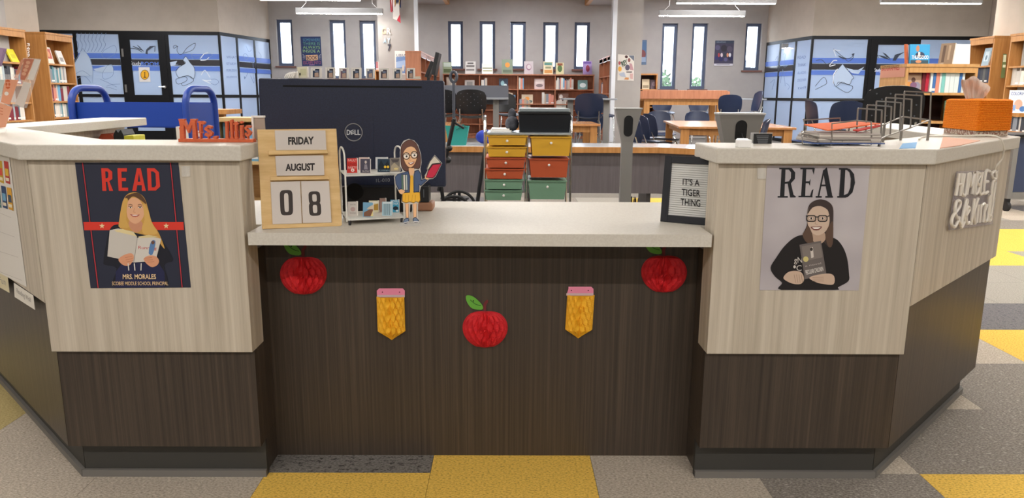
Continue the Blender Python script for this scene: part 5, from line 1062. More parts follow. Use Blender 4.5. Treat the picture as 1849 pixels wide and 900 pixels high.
mini('miniature_book', 'pale grey tiny book behind the cat-eyed one on the upper cart shelf', plV, q4(393, 220, 500, 326), '#c2c6c9', None, .006, MC)
mini('miniature_book', 'navy tiny book with two yellow eyes on the upper cart shelf', plU, q4(412, 236, 522, 354), '#1f3648', lambda p: p.poly([(415, 300), (440, 245), (470, 300), (500, 250), (520, 300), (520, 330), (415, 330)], '#14222e').ell(477, 308, 11, 12, '#e8c23a').ell(503, 308, 11, 12, '#e8c23a').text('a midnight', (422, 333), (515, 333), (515, 345), (422, 345), '#9fb8c4'), .006, MC, c5)
mini('miniature_book', 'brown grey tiny book beside the cut-out figure on the upper cart shelf', plU, q4(524, 226, 612, 350), '#7a736c', lambda p: p.poly([(530, 300), (560, 270), (605, 310), (600, 345), (530, 345)], '#a89c86').poly([(530, 240), (605, 240), (590, 265), (545, 268)], '#504b4e').ell(575, 325, 20, 10, '#d6c48a'), .006, MC, c5)
mini('miniature_book', 'light grey tiny book with faint print at the left of the lower cart shelf', plU, q4(143, 622, 228, 752, -2), '#c4beb9', lambda p: p.text('AVA', (160, 640), (212, 640), (212, 655), (160, 655), '#8d8580').ell(186, 690, 22, 20, '#b39a96').text('twist', (158, 715), (215, 715), (215, 732), (158, 732), '#8d8580'), .006, MC, c5)
mini('miniature_book', 'blue tiny book with a brown cliff on the lower cart shelf', plU, q4(280, 628, 370, 756, 2), '#6fa0bf', lambda p: p.poly([(285, 755), (285, 720), (340, 690), (368, 670), (368, 755)], '#7a5440').poly([(310, 690), (330, 670), (368, 650), (368, 690)], '#c9b9a0').poly([(345, 755), (368, 700), (368, 755)], '#d9c98e'), .006, MC, c5)
mini('miniature_book', 'cream tiny book with yellow print half hidden on the lower cart shelf', plV, q4(333, 612, 420, 722), '#d9d2b0', lambda p: p.poly([(372, 650), (415, 640), (415, 700), (375, 700)], '#b08a3c').rect(340, 620, 415, 636, '#e8e4d8'), .006, MC, c5)
mini('miniature_book', 'flat pinkish brown tiny book at the back of the lower cart shelf', plV, q4(430, 590, 485, 712), '#9c7d72', None, .006, MC)
mini('miniature_book', 'pale blue tiny book with bare trees on the lower cart shelf', plU, q4(452, 622, 540, 746), '#9dbcc9', lambda p: [p.line([(468+k*16, 742), (470+k*15, 640)], 5, '#5f6f78') for k in range(4)] and p.rect(458, 626, 534, 640, '#cfdbe0'), .006, MC, c5)
mini('miniature_book', 'bright blue tiny book with a dark whale on the lower cart shelf', plV, q4(527, 604, 604, 735), '#3f9cc0', lambda p: p.text('WHALE', (532, 608), (600, 604), (600, 624), (532, 628), '#eef4f6').text('TALK', (545, 632), (595, 630), (595, 648), (545, 650), '#eef4f6').ell(572, 682, 24, 18, '#1e2c3c').ell(585, 705, 12, 9, '#d8e6ea'), .006, MC, c5)
# ================================================================ cut-out figure of a reader
plG = Plane((0, 2.152, 0), (1, 0, 0)); t = thing('standee', 'flat cut-out cartoon figure of a woman with glasses holding books', 'figurine', (plG.px(740, 402).x, 2.152, LZ))
body = [(612, 170), (622, 110), (645, 72), (690, 55), (740, 70), (775, 110), (800, 190), (806, 270), (795, 325), (800, 360), (812, 420), (842, 408), (835, 385), (860, 340), (852, 320), (880, 255), (925, 200), (992, 275), (935, 395), (910, 415), (875, 420), (800, 488), (790, 530), (795, 615), (775, 640), (770, 760), (788, 800), (782, 815), (735, 812), (728, 780), (722, 645), (705, 645), (695, 770), (692, 810), (660, 825), (638, 815), (645, 790), (664, 765), (655, 640), (625, 628), (632, 560), (598, 525), (565, 450), (558, 400), (585, 370), (635, 345), (612, 290)]
slab(plG, c5(body), -.003, 0).build('cut_out_plate', mat('pale_board', '#cfcac4', .6), t)
p = Print(plG, .0004, .00007, c5)
HAIR, SKN, DEN = '#6b4a42', '#eebd90', '#4b5d80'
p.poly([(620, 290), (616, 170), (630, 105), (688, 62), (738, 76), (770, 115), (796, 195), (800, 270), (785, 325), (740, 325), (690, 345), (650, 345)], '#3c2722', 4).poly([(625, 290), (621, 172), (634, 108), (688, 68), (735, 80), (766, 118), (791, 197), (795, 270), (780, 318), (740, 318), (690, 338), (655, 338)], HAIR, 4)
p.poly([(655, 640), (692, 640), (690, 770), (665, 770)], '#5a3a2e').poly([(658, 640), (689, 640), (687, 768), (668, 768)], SKN).poly([(725, 640), (765, 638), (760, 770), (732, 772)], '#5a3a2e').poly([(728, 640), (762, 638), (757, 768), (735, 770)], SKN)
for q in ([(640, 815), (648, 785), (670, 768), (692, 775), (690, 805), (660, 822)], [(728, 775), (750, 762), (768, 775), (785, 800), (760, 812), (732, 805)]): p.poly(q, '#2f3b52', 3)
for q in ([(646, 808), (652, 788), (671, 774), (687, 780), (684, 798), (660, 812)], [(734, 779), (750, 769), (764, 779), (776, 798), (758, 804), (738, 800)]): p.poly(q, '#71829c', 3)
p.line([(642, 815), (690, 803)], 6, '#e8e4e0').line([(732, 803), (784, 803)], 6, '#e8e4e0')
p.poly([(632, 545), (700, 530), (792, 535), (797, 610), (780, 632), (755, 622), (735, 636), (700, 626), (665, 636), (628, 622)], '#7a5418').poly([(636, 547), (700, 534), (788, 539), (792, 608), (778, 626), (755, 617), (735, 630), (700, 620), (665, 630), (634, 618)], '#ecb53a')
for x in (660, 690, 722, 752): p.line([(x, 560), (x-4, 622)], 3, '#c98f24')
p.poly([(690, 318), (738, 318), (742, 360), (718, 392), (690, 372)], SKN).poly([(697, 385), (730, 385), (733, 540), (698, 540)], '#ecb53a')
p.poly([(565, 400), (590, 372), (690, 345), (705, 400), (700, 540), (640, 545), (625, 510), (600, 520), (572, 460)], '#27324a').poly([(571, 402), (593, 377), (684, 352), (698, 402), (693, 535), (645, 538), (628, 500), (604, 510), (578, 460)], DEN)
p.poly([(742, 345), (778, 332), (800, 365), (806, 425), (840, 412), (862, 425), (800, 482), (786, 470), (786, 535), (735, 540), (735, 400)], '#27324a').poly([(746, 352), (776, 340), (793, 368), (800, 435), (838, 420), (850, 427), (800, 474), (780, 460), (780, 528), (741, 533), (740, 400)], DEN)
p.poly([(636, 190), (650, 140), (700, 115), (745, 130), (770, 185), (762, 250), (735, 300), (705, 318), (672, 300), (645, 250)], '#7a5038', 4).poly([(640, 190), (654, 145), (700, 120), (741, 135), (765, 186), (757, 248), (732, 295), (705, 312), (676, 296), (650, 248)], SKN, 4)
p.poly([(634, 200), (645, 140), (700, 105), (750, 125), (772, 190), (755, 150), (720, 125), (680, 132), (652, 160)], HAIR, 3)
for cx, cy in ((668, 210), (740, 200)):
    p.ell(cx, cy, 33, 34, '#1d1a1c').ell(cx, cy, 26, 27, '#f2d9c0').ell(cx, cy+2, 20, 15, '#f4f1ee').ell(cx+3, cy+3, 9, 10, '#4a3a30').line([(cx-20, cy-12), (cx, cy-18), (cx+20, cy-12)], 4, '#2a2020', 2)
p.line([(698, 205), (709, 203)], 7, '#1d1a1c').line([(702, 220), (697, 245), (710, 250)], 3, '#c98f68', 2).poly([(684, 272), (712, 268), (742, 258), (732, 280), (705, 288)], '#8c3a3a', 2).poly([(690, 272), (714, 270), (737, 263), (728, 274), (706, 281)], '#f6f2ee')
for x, c in ((622, '#5d7a6b'), (640, '#e0dcd0'), (660, '#b9c6c4')): p.poly([(x, 378), (x+17, 376), (x+22, 518), (x+4, 520)], '#3a3a38').poly([(x+2, 381), (x+15, 379), (x+19, 515), (x+6, 517)], c)
p.poly([(600, 520), (625, 512), (655, 525), (640, 548), (612, 550)], SKN, 3).poly([(835, 400), (850, 385), (872, 400), (866, 420), (845, 420)], SKN, 3)
p.poly([(852, 320), (880, 255), (925, 204), (988, 275), (905, 285), (862, 340)], '#3c3634').poly([(858, 322), (884, 260), (924, 211), (976, 270), (900, 278), (864, 332)], '#d6cfbe').poly([(845, 405), (862, 345), (905, 285), (988, 277), (930, 392), (905, 412)], '#5a1c28').poly([(852, 400), (868, 350), (908, 292), (980, 283), (926, 386), (903, 405)], '#c92f4a')
p.build('printed_figure', t); MB().box(plG.px(722, 400).x, plG.px(758, 400).x, 2.138, 2.168, LZ, LZ+.006).build('foot_plate', ACRYLIC, t)
# ================================================================ name sign on the left wing
YS = 2.155; plI = Plane((0, YS, 0), (1, 0, 0)); cI = crop(120, 140, 5.136); ORG_R = noisy('orange_red_filament', '#c65a34', '#d2673e', (80, 80, 300), .5)
zb = ZT; t = thing('name_sign', 'orange red stand-up letter name sign on the left wing', 'sign', (plI.px(390, 252).x, YS, ZT))
a, b = plI.px(322, 250).x, plI.px(457, 250).x; MB().box(a, b, YS-.002, YS+.026, ZT, ZT+.0095).build('base_bar', ORG_R, t, .001); dz = ZT+.0095-plI.px(390, 248.5).z
def let(*polys):
    m = MB()
    for q in polys: m.extr([plI.px(x, y)+V((0, 0, dz)) for x, y in cI(q)], (0, .014, 0))
    m.build('letter', ORG_R, t)
let([(1033, 372), (1095, 372), (1092, 385), (1122, 455), (1148, 385), (1143, 372), (1203, 372), (1200, 385), (1190, 392), (1206, 556), (1168, 556), (1165, 420), (1128, 505), (1085, 420), (1090, 556), (1050, 556), (1048, 480), (1041, 458), (1050, 440), (1040, 385)])
let([(1215, 392), (1245, 390), (1243, 402), (1262, 390), (1282, 405), (1266, 425), (1247, 420), (1250, 490), (1260, 505), (1220, 505), (1228, 490), (1225, 410), (1213, 405)], [(1233, 505), (1245, 505), (1245, 556), (1233, 556)])
let([(1278, 455), (1310, 430), (1346, 440), (1340, 464), (1312, 454), (1304, 464), (1352, 500), (1346, 525), (1312, 542), (1276, 522), (1288, 500), (1312, 516), (1326, 508), (1278, 472)], [(1307, 540), (1318, 540), (1318, 556), (1307, 556)])
let([(1348, 546), (1370, 530), (1397, 530), (1392, 556), (1362, 556)])
let([(1463, 395), (1494, 393), (1490, 410), (1497, 545), (1506, 556), (1463, 556), (1473, 545), (1470, 410)]); let([(1512, 386), (1536, 377), (1541, 540), (1553, 556), (1514, 556), (1520, 540)])
let([(1555, 395), (1576, 398), (1576, 410), (1590, 412), (1588, 426), (1577, 426), (1583, 540), (1594, 556), (1558, 556), (1558, 426), (1544, 426), (1544, 412), (1556, 410)]); let([(1604, 430), (1629, 428), (1633, 530), (1646, 556), (1606, 556)], [(1604, 399), (1620, 390), (1637, 402), (1623, 417), (1607, 412)])
let([(1648, 450), (1675, 430), (1707, 438), (1700, 457), (1679, 451), (1672, 459), (1710, 498), (1700, 522), (1675, 541), (1648, 515), (1660, 498), (1678, 515), (1690, 508), (1650, 466)], [(1672, 540), (1683, 540), (1683, 556), (1672, 556)])
pl2 = Plane((0, 2.2, 0), (1, 0, 0)); t = thing('sign_holder', 'white edged tan card holder beside the orange name sign', 'card holder', (pl2.px(462, 250).x, 2.2, ZT))
a, b = pl2.px(455.5, 230).x, pl2.px(478, 230).x; zt = pl2.px(460, 209).z; MB().box(a+.006, b, 2.2, 2.206, ZT+.004, zt-.006).build('card', mat('tan_card', '#a3968a', .7), t); MB().box(a, a+.0055, 2.196, 2.212, ZT, zt).build('frame_edge', WHITE, t); MB().box(a+.006, b, 2.196, 2.212, zt-.0055, zt).build('frame_edge', WHITE, t); MB().box(a+.006, b, 2.196, 2.23, ZT, ZT+.0035).build('foot', WHITE, t)
# ================================================================ clear brochure holder on the left wing
bo = PZ(8, 240, ZT); plH = Plane(bo, (.80, .60, 0), (0, 0, 1)); lean = .0; cH = crop(0, 90, 5.62)
t = thing('brochure_holder', 'clear tiered acrylic brochure holder at the left end of the worktop', 'holder', (bo.x, bo.y, ZT))
def sh(q, d0, d1, nm, mt): return slab(plH, cH(q), d0, d1).build(nm, mt, t)
sh([(236, 82), (418, 92), (396, 190), (272, 592), (118, 572), (150, 300)], -.075, -.072, 'back_plate', ACRYLIC); sh([(-60, 245), (190, 252), (190, 300), (98, 585), (-60, 560)], -.045, -.042, 'middle_plate', ACRYLIC); sh([(-60, 500), (130, 575), (52, 800), (-60, 820)], -.018, -.015, 'front_plate', ACRYLIC)
sh([(-60, 780), (60, 800), (45, 838), (-60, 850)], -.07, -.012, 'base_block', ACRYLIC)
def bro(q, d, c, label, pr=None):
    b_ = thing('brochure', label, 'brochure', plH.px(*cH([q[2]])[0], d), 'brochures in the clear holder'); slab(plH, cH(q), d, d+.003).build('sheet', flat(c), b_)
    if pr: p = Print(plH, d+.0034, .0002, cH); pr(p); p.build('printed_pattern', b_)
bro([(246, 90), (342, 96), (300, 210), (250, 308), (205, 300)], -.070, '#b9745c', 'brick coloured brochure with rings at the back of the clear holder', lambda p: [p.ell(285-k*14, 130+k*38, 22, 18, '#d3a184') for k in range(4)])
bro([(350, 96), (414, 102), (338, 312), (278, 300)], -.069, '#d6d0c9', 'white brochure at the back right of the clear holder'); bro([(240, 325), (316, 340), (238, 592), (152, 545)], -.066, '#d2ccc5', 'white brochure low at the right of the clear holder')
bro([(215, 100), (238, 98), (180, 285), (140, 292)], -.070, '#c98c70', 'orange tan brochure edge at the back left of the clear holder')
bro([(52, 300), (186, 306), (98, 556), (8, 536)], -.040, '#dd9c7c', 'peach brochure with a flower print in the middle of the clear holder', lambda p: [p.ell(80+14*math.cos(a), 350+40*math.sin(a), 10, 16, '#c8643c', a) for a in [k*1.05 for k in range(6)]] and p.ell(66, 445, 22, 20, '#eae2da'))
bro([(-60, 300), (48, 305), (10, 470), (-60, 460)], -.038, '#bfc8c2', 'pale green brochure left of the peach one in the clear holder'); bro([(-60, 520), (122, 582), (56, 786), (-60, 800)], -.012, '#e0a183', 'front peach brochure in the lowest tier of the clear holder', lambda p: [p.line([(0, 590+k*30), (30, 600+k*28)], 6, '#c06a45') for k in range(3)])
bro([(-60, -30), (70, -10), (18, 165), (-60, 190)], -.03, '#a98fb0', 'purple pamphlets standing up at the left edge of the picture', lambda p: [p.line([(40+k*12, 0), (-5+k*8, 170)], 3, '#7d6688') for k in range(3)])
# ================================================================ right wing: tissue box, wire racks, plug, card stand
A, B_, C_ = PZ(1701, 240, ZT), PZ(1763, 247.5, ZT), PZ(1822, 246, ZT); A.z = B_.z = C_.z = ZT; D_ = A+(C_-B_)
cen = (A+C_)/2; t = thing('tissue_box', 'tissue box in an orange crocheted cover on the right worktop', 'tissue box', cen)
zT = PY(1762, 181, B_.y).z; cor = [A, B_, C_, D_]
def ring(z, k): return [V((cen.x+(p.x-cen.x)*k, cen.y+(p.y-cen.y)*k, z)) for p in cor]
MB().extr(ring(ZT, .96), (0, 0, zT-ZT-.012)).build('cardboard_box', noisy('floral_card', '#8a5a48', '#cdbfae', (120, 120, 120), .7, 3, 0, .42, .58), t, .002)
WOOL = noisy('orange_wool', '#e06c14', '#f7962c', (150, 150, 340), .9, 3, .6, .3, .7, .1)
m = MB(); rows = 17; zb = ZT+.021; rh = (zT-zb)/rows; rr = []
def rounded(z, k, n=5, rad=.018):
    c = ring(z, k); out = []
    for i in range(4):
        p, a_, b_ = c[i], c[i-1], c[(i+1) % 4]; u, v = (a_-p).normalized(), (b_-p).normalized(); s, e = p+u*rad, p+v*rad
        for j in range(n+1): f = j/n; out.append((1-f)**2*s+2*f*(1-f)*p+f*f*e)
    return out
prof = []
for i in range(rows):
    for f, bl in ((0, 0), (.25, .012), (.5, .017), (.75, .012)): prof.append((zb+(i+f)*rh, 1.035+bl-.028*(i/rows)**3))
prof += [(zT, 1.0), (zT+.004, .93), (zT+.003, .6), (zT+.006, .42), (zT+.001, .36)]
R_ = [rounded(z, k) for z, k in prof]; n = len(R_[0]); VV = [p for r_ in R_ for p in r_]; m.add(VV, [(j*n+i, j*n+(i+1) % n, (j+1)*n+(i+1) % n, (j+1)*n+i) for j in range(len(R_)-1) for i in range(n)])
m.build('crochet_cover', WOOL, t, 0, True)
tp = Plane((cen.x, cen.y, 0), (1, 0, 0)); m = MB()
def tis(u, v):
    w_ = .34+.66*min(1, v*1.25)**.8; x = 1757+(u-.5)*52*w_+5*v; y = 187-(44+12*u-30*u**3)*v+3*math.sin(u*11)*v
    fold = abs(((u*4.2+.35*v) % 1)-.5)*2; return tp.px(x, y, (.020*fold-.010)*(.35+.65*v)+.012*math.sin(v*7+u*4)*v)
m.shell(tis, 26, 12, .0006); m.build('tissue', mat('tissue_paper', '#e3cfc2', .9), t)
# wire letter tray with papers
WIRE = mat('pewter_wire', '#8d8a86', .35, .7)
plW = lambda d: Plane((0, d, 0), (1, 0, 0)); c6 = crop(1440, 130, 6.43)
def W(pts, Y, m, r=.0022):
    m.tube([plW(Y).px(*q) for q in c6(pts)], r, 6)
t = thing('letter_tray', 'grey wire letter tray with a stack of papers on the right worktop', 'tray', (plW(2.2).px(1510, 262).x, 2.2, ZT))
YF, YB = 2.10, 2.24; m = MB(); W([(58, 845), (50, 720), (390, 790), (385, 850)], YF, m); W([(390, 790), (850, 795), (855, 850)], YF, m); W([(70, 720), (80, 560), (495, 535), (500, 700)], YB, m); W([(400, 790), (400, 600), (680, 565), (855, 580), (860, 760)], YF, m); W([(240, 760), (240, 845)], YF, m); W([(610, 570), (575, 840)], YB, m)
for x in (110, 180, 260, 340, 430, 520): a = plW(YF).px(*c6([(x, 745+.12*x)])[0]); b = plW(YB).px(*c6([(x+40, 700)])[0]); m.tube([a, b], .0018, 6)
for y0 in (720, 760): a = plW(YF).px(*c6([(52, y0)])[0]); b = plW(YB).px(*c6([(72, y0-30)])[0]); m.tube([a, b], .0018, 6)
m.build('wire_frame', WIRE, t)
def sheet(u0, u1, v0, v1, z0_, z1_, c, nm, label, rot=0, cat='papers', grp='papers stacked in the wire tray'):
    cx, cy = (u0+u1)/2, (v0+v1)/2; k, r_ = math.cos(rot), math.sin(rot); P = [((u-cx)*k-(v-cy)*r_+cx, (u-cx)*r_+(v-cy)*k+cy) for u, v in ((u0, v0), (u1, v0), (u1, v1), (u0, v1))]
    return solo(MB().prism(P, z0_, z1_), nm, flat(c), label, cat, grp)
ua, ub = plW(2.14).px(1457, 235).x, plW(2.14).px(1586, 235).x; zq_ = ZT+.012
sheet(ua, ub, 2.095, 2.25, zq_-.004, zq_-.001, '#4a5f96', 'folder', 'blue folder at the bottom of the paper stack in the wire tray', .02)
for k in range(5): sheet(ua+.012+.003*k, ub-.01, 2.10, 2.25, zq_+k*.0052, zq_+k*.0052+.0047, ('#b9b0a8', '#cfc8c0', '#a89e98', '#d6cfc6', '#b3aaa4')[k], 'paper_stack', ('lowest grey', 'second white', 'middle taupe', 'fourth white', 'topmost grey')[k]+' wad of papers in the wire tray', random.uniform(-.05, .05))
q = [plW(Y).px(x, y) for x, y, Y in ((1452, 224.5, 2.19), (1495, 235, 2.085), (1590, 222.5, 2.19), (1534, 218.5, 2.27))]
solo(MB().extr(q, (0, 0, -.0025)), 'folder', flat('#f0703a'), 'bright orange folder lying aslant on top of the paper stack', 'papers', 'papers stacked in the wire tray')
q = [plW(Y).px(x, y)+V((0, 0, -.0035)) for x, y, Y in ((1540, 232, 2.11), (1550, 233.5, 2.09), (1592, 224.5, 2.18), (1588, 222.5, 2.2))]
solo(MB().extr(q, (0, 0, -.003)), 'folder', flat('#c8352c'), 'red folder edge below the orange folder', 'papers', 'papers stacked in the wire tray')
# stepped wire sorter
t = thing('file_sorter', 'grey stepped wire file sorter in front of the tissue box', 'file sorter', (plW(2.3).px(1640, 262).x, 2.3, ZT)); hoops = [(700, 425, 980, 440, 735), (808, 385, 1090, 400, 690), (915, 340, 1200, 355, 650), (1025, 300, 1325, 315, 610), (1135, 262, 1440, 272, 560), (1240, 225, 1550, 238, 520)]
bl = []
for k, (x0, y0, x1, y1, yb) in enumerate(hoops):
    Y = 2.16+k*.055; m = MB(); m.tube(smooth_path([tuple(plW(Y).px(*q)) for q in c6([(x0-14, yb), (x0, y0+28), (x0+6, y0+6), (x0+30, y0), (x1-30, y1), (x1-4, y1+6), (x1, y1+28), (x1-14, yb+40)])], 3), .0024, 6); m.build('wire_divider', WIRE, t, 0, True)
    bl.append((plW(Y).px(*c6([(x0-14, yb)])[0]), plW(Y).px(*c6([(x1-14, yb+40)])[0])))
m = MB(); m.tube([b[0] for b in bl], .0026, 6).tube([b[1] for b in bl], .0026, 6); f0 = plW(2.13).px(*c6([(600, 735)])[0]); f1 = plW(2.13).px(*c6([(955, 790)])[0])
m.tube([f0, bl[0][0]], .0026, 6).tube([f1, bl[0][1]], .0026, 6).tube([f0, f1], .0026, 6).tube([bl[-1][0], bl[-1][1]], .0026, 6).build('side_rails', WIRE, t)
for a in (bl[-1][0], bl[-1][1], f0, f1, bl[3][0]): MB().tube([a, V((a.x, a.y, ZT))], .0042, 8).build('leg', WIRE, t)
# white charger and black card stand
a = PZ(1335, 267, ZT); solo(MB().box(a.x, a.x+.035, a.y+.006, a.y+.04, ZT, ZT+.021).box(a.x+.012, a.x+.038, a.y+.045, a.y+.07, ZT, ZT+.022), 'charger', mat('glossy_white', '#f2f1f0', .25), 'small white charger block on the right worktop', 'charger', bevel=.002)
plC = Plane((0, 2.22, 0), (1, 0, 0)); t = thing('card_stand', 'small black card in a clear stand on the right worktop', 'card stand', (plC.px(1378, 262).x, 2.22, ZT)); a, b = plC.px(1361, 250).x, plC.px(1394, 250).x; z1 = plC.px(1378, 241.5).z
MB().box(a, b, 2.22, 2.223, ZT, z1).build('card', mat('black_card', '#17181c', .5), t); MB().box(a-.008, b+.002, 2.2235, 2.2265, ZT, z1+.003).build('clear_holder', ACRYLIC, t)
p = Print(plC, .0006, .0002)
for k in range(5): p.rect(1366+k*.7, 245+k*3.1, 1388-k*.5, 246.4+k*3.1, '#6c6e74')
p.build('printed_text', t)
a, b = plC.px(1460, 262).x, plC.px(1540, 262).x; solo(MB().box(a, b, 2.05, 2.13, ZT, ZT+.003), 'paper_sheet', PAPER, 'white paper lying on the right worktop in front of the tray', 'paper')
q = [PZ(x, y, ZT+.001) for x, y in ((1697, 268), (1703, 247.5), (1770, 254), (1735, 262.5))]; solo(MB().prism([(p_.x, p_.y) for p_ in q], ZT, ZT+.0016), 'paper_sheet', flat('#dba68c'), 'peach paper sheet taped to the corner of the right worktop', 'paper')
q = [PZ(x, y, ZT+.001) for x, y in ((1624, 268), (1630, 259), (1656, 257), (1653, 267.5))]; solo(MB().prism([(p_.x, p_.y) for p_ in q], ZT, ZT+.0012), 'sticker', flat('#7cb4e6'), 'light blue sticker on the edge of the right worktop', 'sticker')
# ================================================================ rear counter inside the desk
RZ = .677; path = [(-1.6, 7.0), (1.42, 7.0), (2.05, 6.62), (2.75, 6.1)]
t = thing('rear_counter', 'long rear counter with a white top and oak edge behind the drawer cart', 'counter', (.3, 7.0, 0)); inn = offset(path, -.55); o2 = offset(path, .012)
MB().prism(path+inn[::-1], RZ-.028, RZ).build('top', mat('white_laminate', '#d6d9de', .12), t, .002)
for i in range(3):
    a, b = V(path[i]), V(path[i+1]); A2, B2 = V(o2[i]), V(o2[i+1]); MB().prism([a, b, B2, A2], RZ-.056, RZ-.003).build('edge_band', OAK, t)
    i1 = offset(path, -.04); i2 = offset(path, -.06); MB().prism([i1[i], i1[i+1], i2[i+1], i2[i]], .235, RZ-.029).build('modesty_panel', noisy('dark_grey_laminate', '#5f595c', '#686265', (60, 60, 3), .5), t)
for x in (-1.5, .2, 1.35): MB().box(x-.02, x+.02, 7.07, 7.5, 0, RZ-.029).build('support', mat('dark_support', '#3c393b', .6), t)
# ================================================================ drawer cart
YC = 5.25; plC = Plane((0, YC, 0), (1, 0, 0)); cD = crop(780, 200, 5.293); X = lambda px: plC.px(*cD([(px, 400)])[0]).x; Zc = lambda py: plC.px(*cD([(900, py)])[0]).z
t = thing('drawer_cart', 'chrome rolling cart with yellow, rust and green drawers behind the low counter', 'cart', ((X(900)), YC+.2, 0)); D = .38
for px in (505, 910, 1330):
    for y in (YC+.01, YC+D): MB().tube([(X(px), y, .06), (X(px), y, Zc(215))], .008, 8).build('post', CHROME, t)
    MB().tube([(X(px), YC+.01, .065), (X(px), YC+D, .065)], .006, 6).build('floor_rail', CHROME, t)
    if px != 910:
        hx = X(px); MB().tube([(hx, YC+.01, Zc(215))]+[(hx, YC+.03+.05*(1-math.cos(a)), Zc(215)+.115*math.sin(a)) for a in [math.pi*i/8 for i in range(1, 8)]]+[(hx, YC+.15, Zc(215))], .009, 8).build('handle_loop', CHROME, t, 0, True)
    for y in (YC+.03, YC+D-.03): c = V((X(px), y, .027)); MB().cyl(c+V((-.011, 0, 0)), c+V((.011, 0, 0)), .027, 14).build('caster', BLACK, t)
MB().box(X(525), X(1330), YC-.0, YC+D, Zc(235), Zc(210)).build('top_tray', mat('silver_tray', '#b9c4cc', .25, .6), t, .004)
cols = {'y': mat('drawer_yellow', '#d9a62c', .45), 'r': mat('drawer_rust', '#b5512c', .45), 'g': mat('drawer_green', '#6f957c', .45)}
def drawer(x0, x1, y0, y1, c, nm='drawer'):
    a, b, z1, z0_ = X(x0), X(x1), Zc(y0), Zc(y1); ins = .012; yf = YC-.012
    m = MB(); m.add([(a+ins, yf, z0_), (b-ins, yf, z0_), (b, yf, z1), (a, yf, z1), (a+ins, yf+D-.03, z0_), (b-ins, yf+D-.03, z0_), (b, yf+D-.03, z1), (a, yf+D-.03, z1)], [(0, 1, 2, 3), (4, 7, 6, 5), (0, 3, 7, 4), (1, 5, 6, 2), (0, 4, 5, 1)])
    m.box(a-.006, b+.006, yf-.008, yf+D-.03, z1-.006, z1+.001); o = m.build(nm, cols[c], t); k = V(((a+b)/2, yf-.004, z1-.035 if y1-y0 < 130 else z1-.042)); MB().ball(k+V((0, -.012, 0)), .0095).cyl(k, k+V((0, -.01, 0)), .005, 8).build('knob', mat('pearl_knob', '#e8e6e2', .25), o, 0, True)
for x0, x1, y0, y1, c in ((532, 905, 240, 330, 'y'), (528, 902, 347, 440, 'y'), (520, 892, 450, 545, 'r'), (512, 880, 558, 650, 'r'), (508, 872, 660, 750, 'g'), (505, 868, 762, 855, 'g'), (945, 1325, 248, 430, 'y'), (932, 1305, 458, 635, 'r'), (925, 1288, 668, 845, 'g')): drawer(x0, x1, y0, y1, c)
zb = Zc(210); a, b = X(830), X(1318); t = thing('storage_bin', 'black storage bin with a grey lid on top of the drawer cart', 'bin', ((a+b)/2, YC+.2, zb)); z1 = Zc(35); ins = .02
MB().add([(a+ins*.3, YC+.05, zb+.0005), (b-ins*.3, YC+.05, zb+.0005), (b, YC+.03, z1), (a, YC+.03, z1), (a+ins*.3, YC+.36, zb+.0005), (b-ins*.3, YC+.36, zb+.0005), (b, YC+.37, z1), (a, YC+.37, z1)], [(0, 1, 2, 3), (4, 7, 6, 5), (0, 3, 7, 4), (1, 5, 6, 2), (0, 4, 5, 1), (3, 2, 6, 7)]).build('body', mat('bin_black', '#191d24', .4), t)
MB().box(a-.004, b+.004, YC+.022, YC+.378, z1+.001, z1+.016).build('lid_rim', BLACK, t, .004); MB().box(a+.004, b-.004, YC+.03, YC+.37, z1+.0165, z1+.040).build('lid', mat('lid_grey', '#8f9aa0', .4), t, .006)
solo(MB().box(X(555), X(760), YC+.05, YC+.3, zb, zb+.012).box(X(565), X(740), YC+.08, YC+.28, zb+.0125, zb+.022), 'paper_stack', WHITE, 'white papers on the left of the drawer cart top', 'papers')
q = V((X(765), YC+.16, zb)); solo(MB().ball(q+V((0, 0, .055)), (.05, .06, .055)).ball(q+V((.0, .02, .115)), (.03, .03, .05)), 'plush_bag', noisy('dark_grey_cloth', '#3a3c44', '#5f626c', (20, 20, 20), .9), 'grey and black bundle on the drawer cart beside the bin', 'bag', smooth=True)
# ================================================================ grey stands with flared heads
def stand(px, Y, wide, label, w1=.098, w0=.042, ow=.034, oh=.079, oc=.125):
    x = PY(px, 230, Y).x; zt = 1.045; t = thing('floor_stand', label, 'stand', (x, Y, 0), 'grey stands with flared heads')
    m = MB(); zz = [0, .80, zt]; ww = [w0, w0, w1]; dd = [.03, .03, .05]
    P = []
    for z, w_, d_ in zip(zz, ww, dd): P += [(x-w_, Y-d_, z), (x+w_, Y-d_, z), (x+w_, Y+d_, z), (x-w_, Y+d_, z)]
    m.add(P, [(i*4+j, i*4+(j+1) % 4, (i+1)*4+(j+1) % 4, (i+1)*4+j) for i in range(2) for j in range(4)]+[(8, 9, 10, 11), (3, 2, 1, 0)]); m.build('body', GREYMETAL, t)
    MB().box(x-w1-.004, x+w1+.004, Y-.055, Y+.055, zt+.0005, zt+.012).build('top_cap', mat('pale_cap', '#c4c5c6', .4, .3), t, .003)
    sl = lambda z: Y-.03-.02*max(0, (z-.80)/(zt-.80))-.0012
    pts = [(x+u, sl(zt-oc+v), zt-oc+v) for u, v in rrect(-ow, ow, -oh, oh, ow*.98, 6)]; MB().extr(pts, (0, -.0015, 0)).build('oval_opening', mat('opening_black', '#0e1014', .6), t)
    MB().box(x-.15, x+.15, Y-.15, Y+.15, 0, .008).build('floor_plate', GREYMETAL, t)
    MB().tube([(x, Y-.056, zt-.10), (x+.01, Y-.075, zt-.14), (x+.004, Y-.06, zt-.3), (x+.0, Y-.045, .1)], .004, 6).build('cable', BLACK, t) if wide else None
    return t
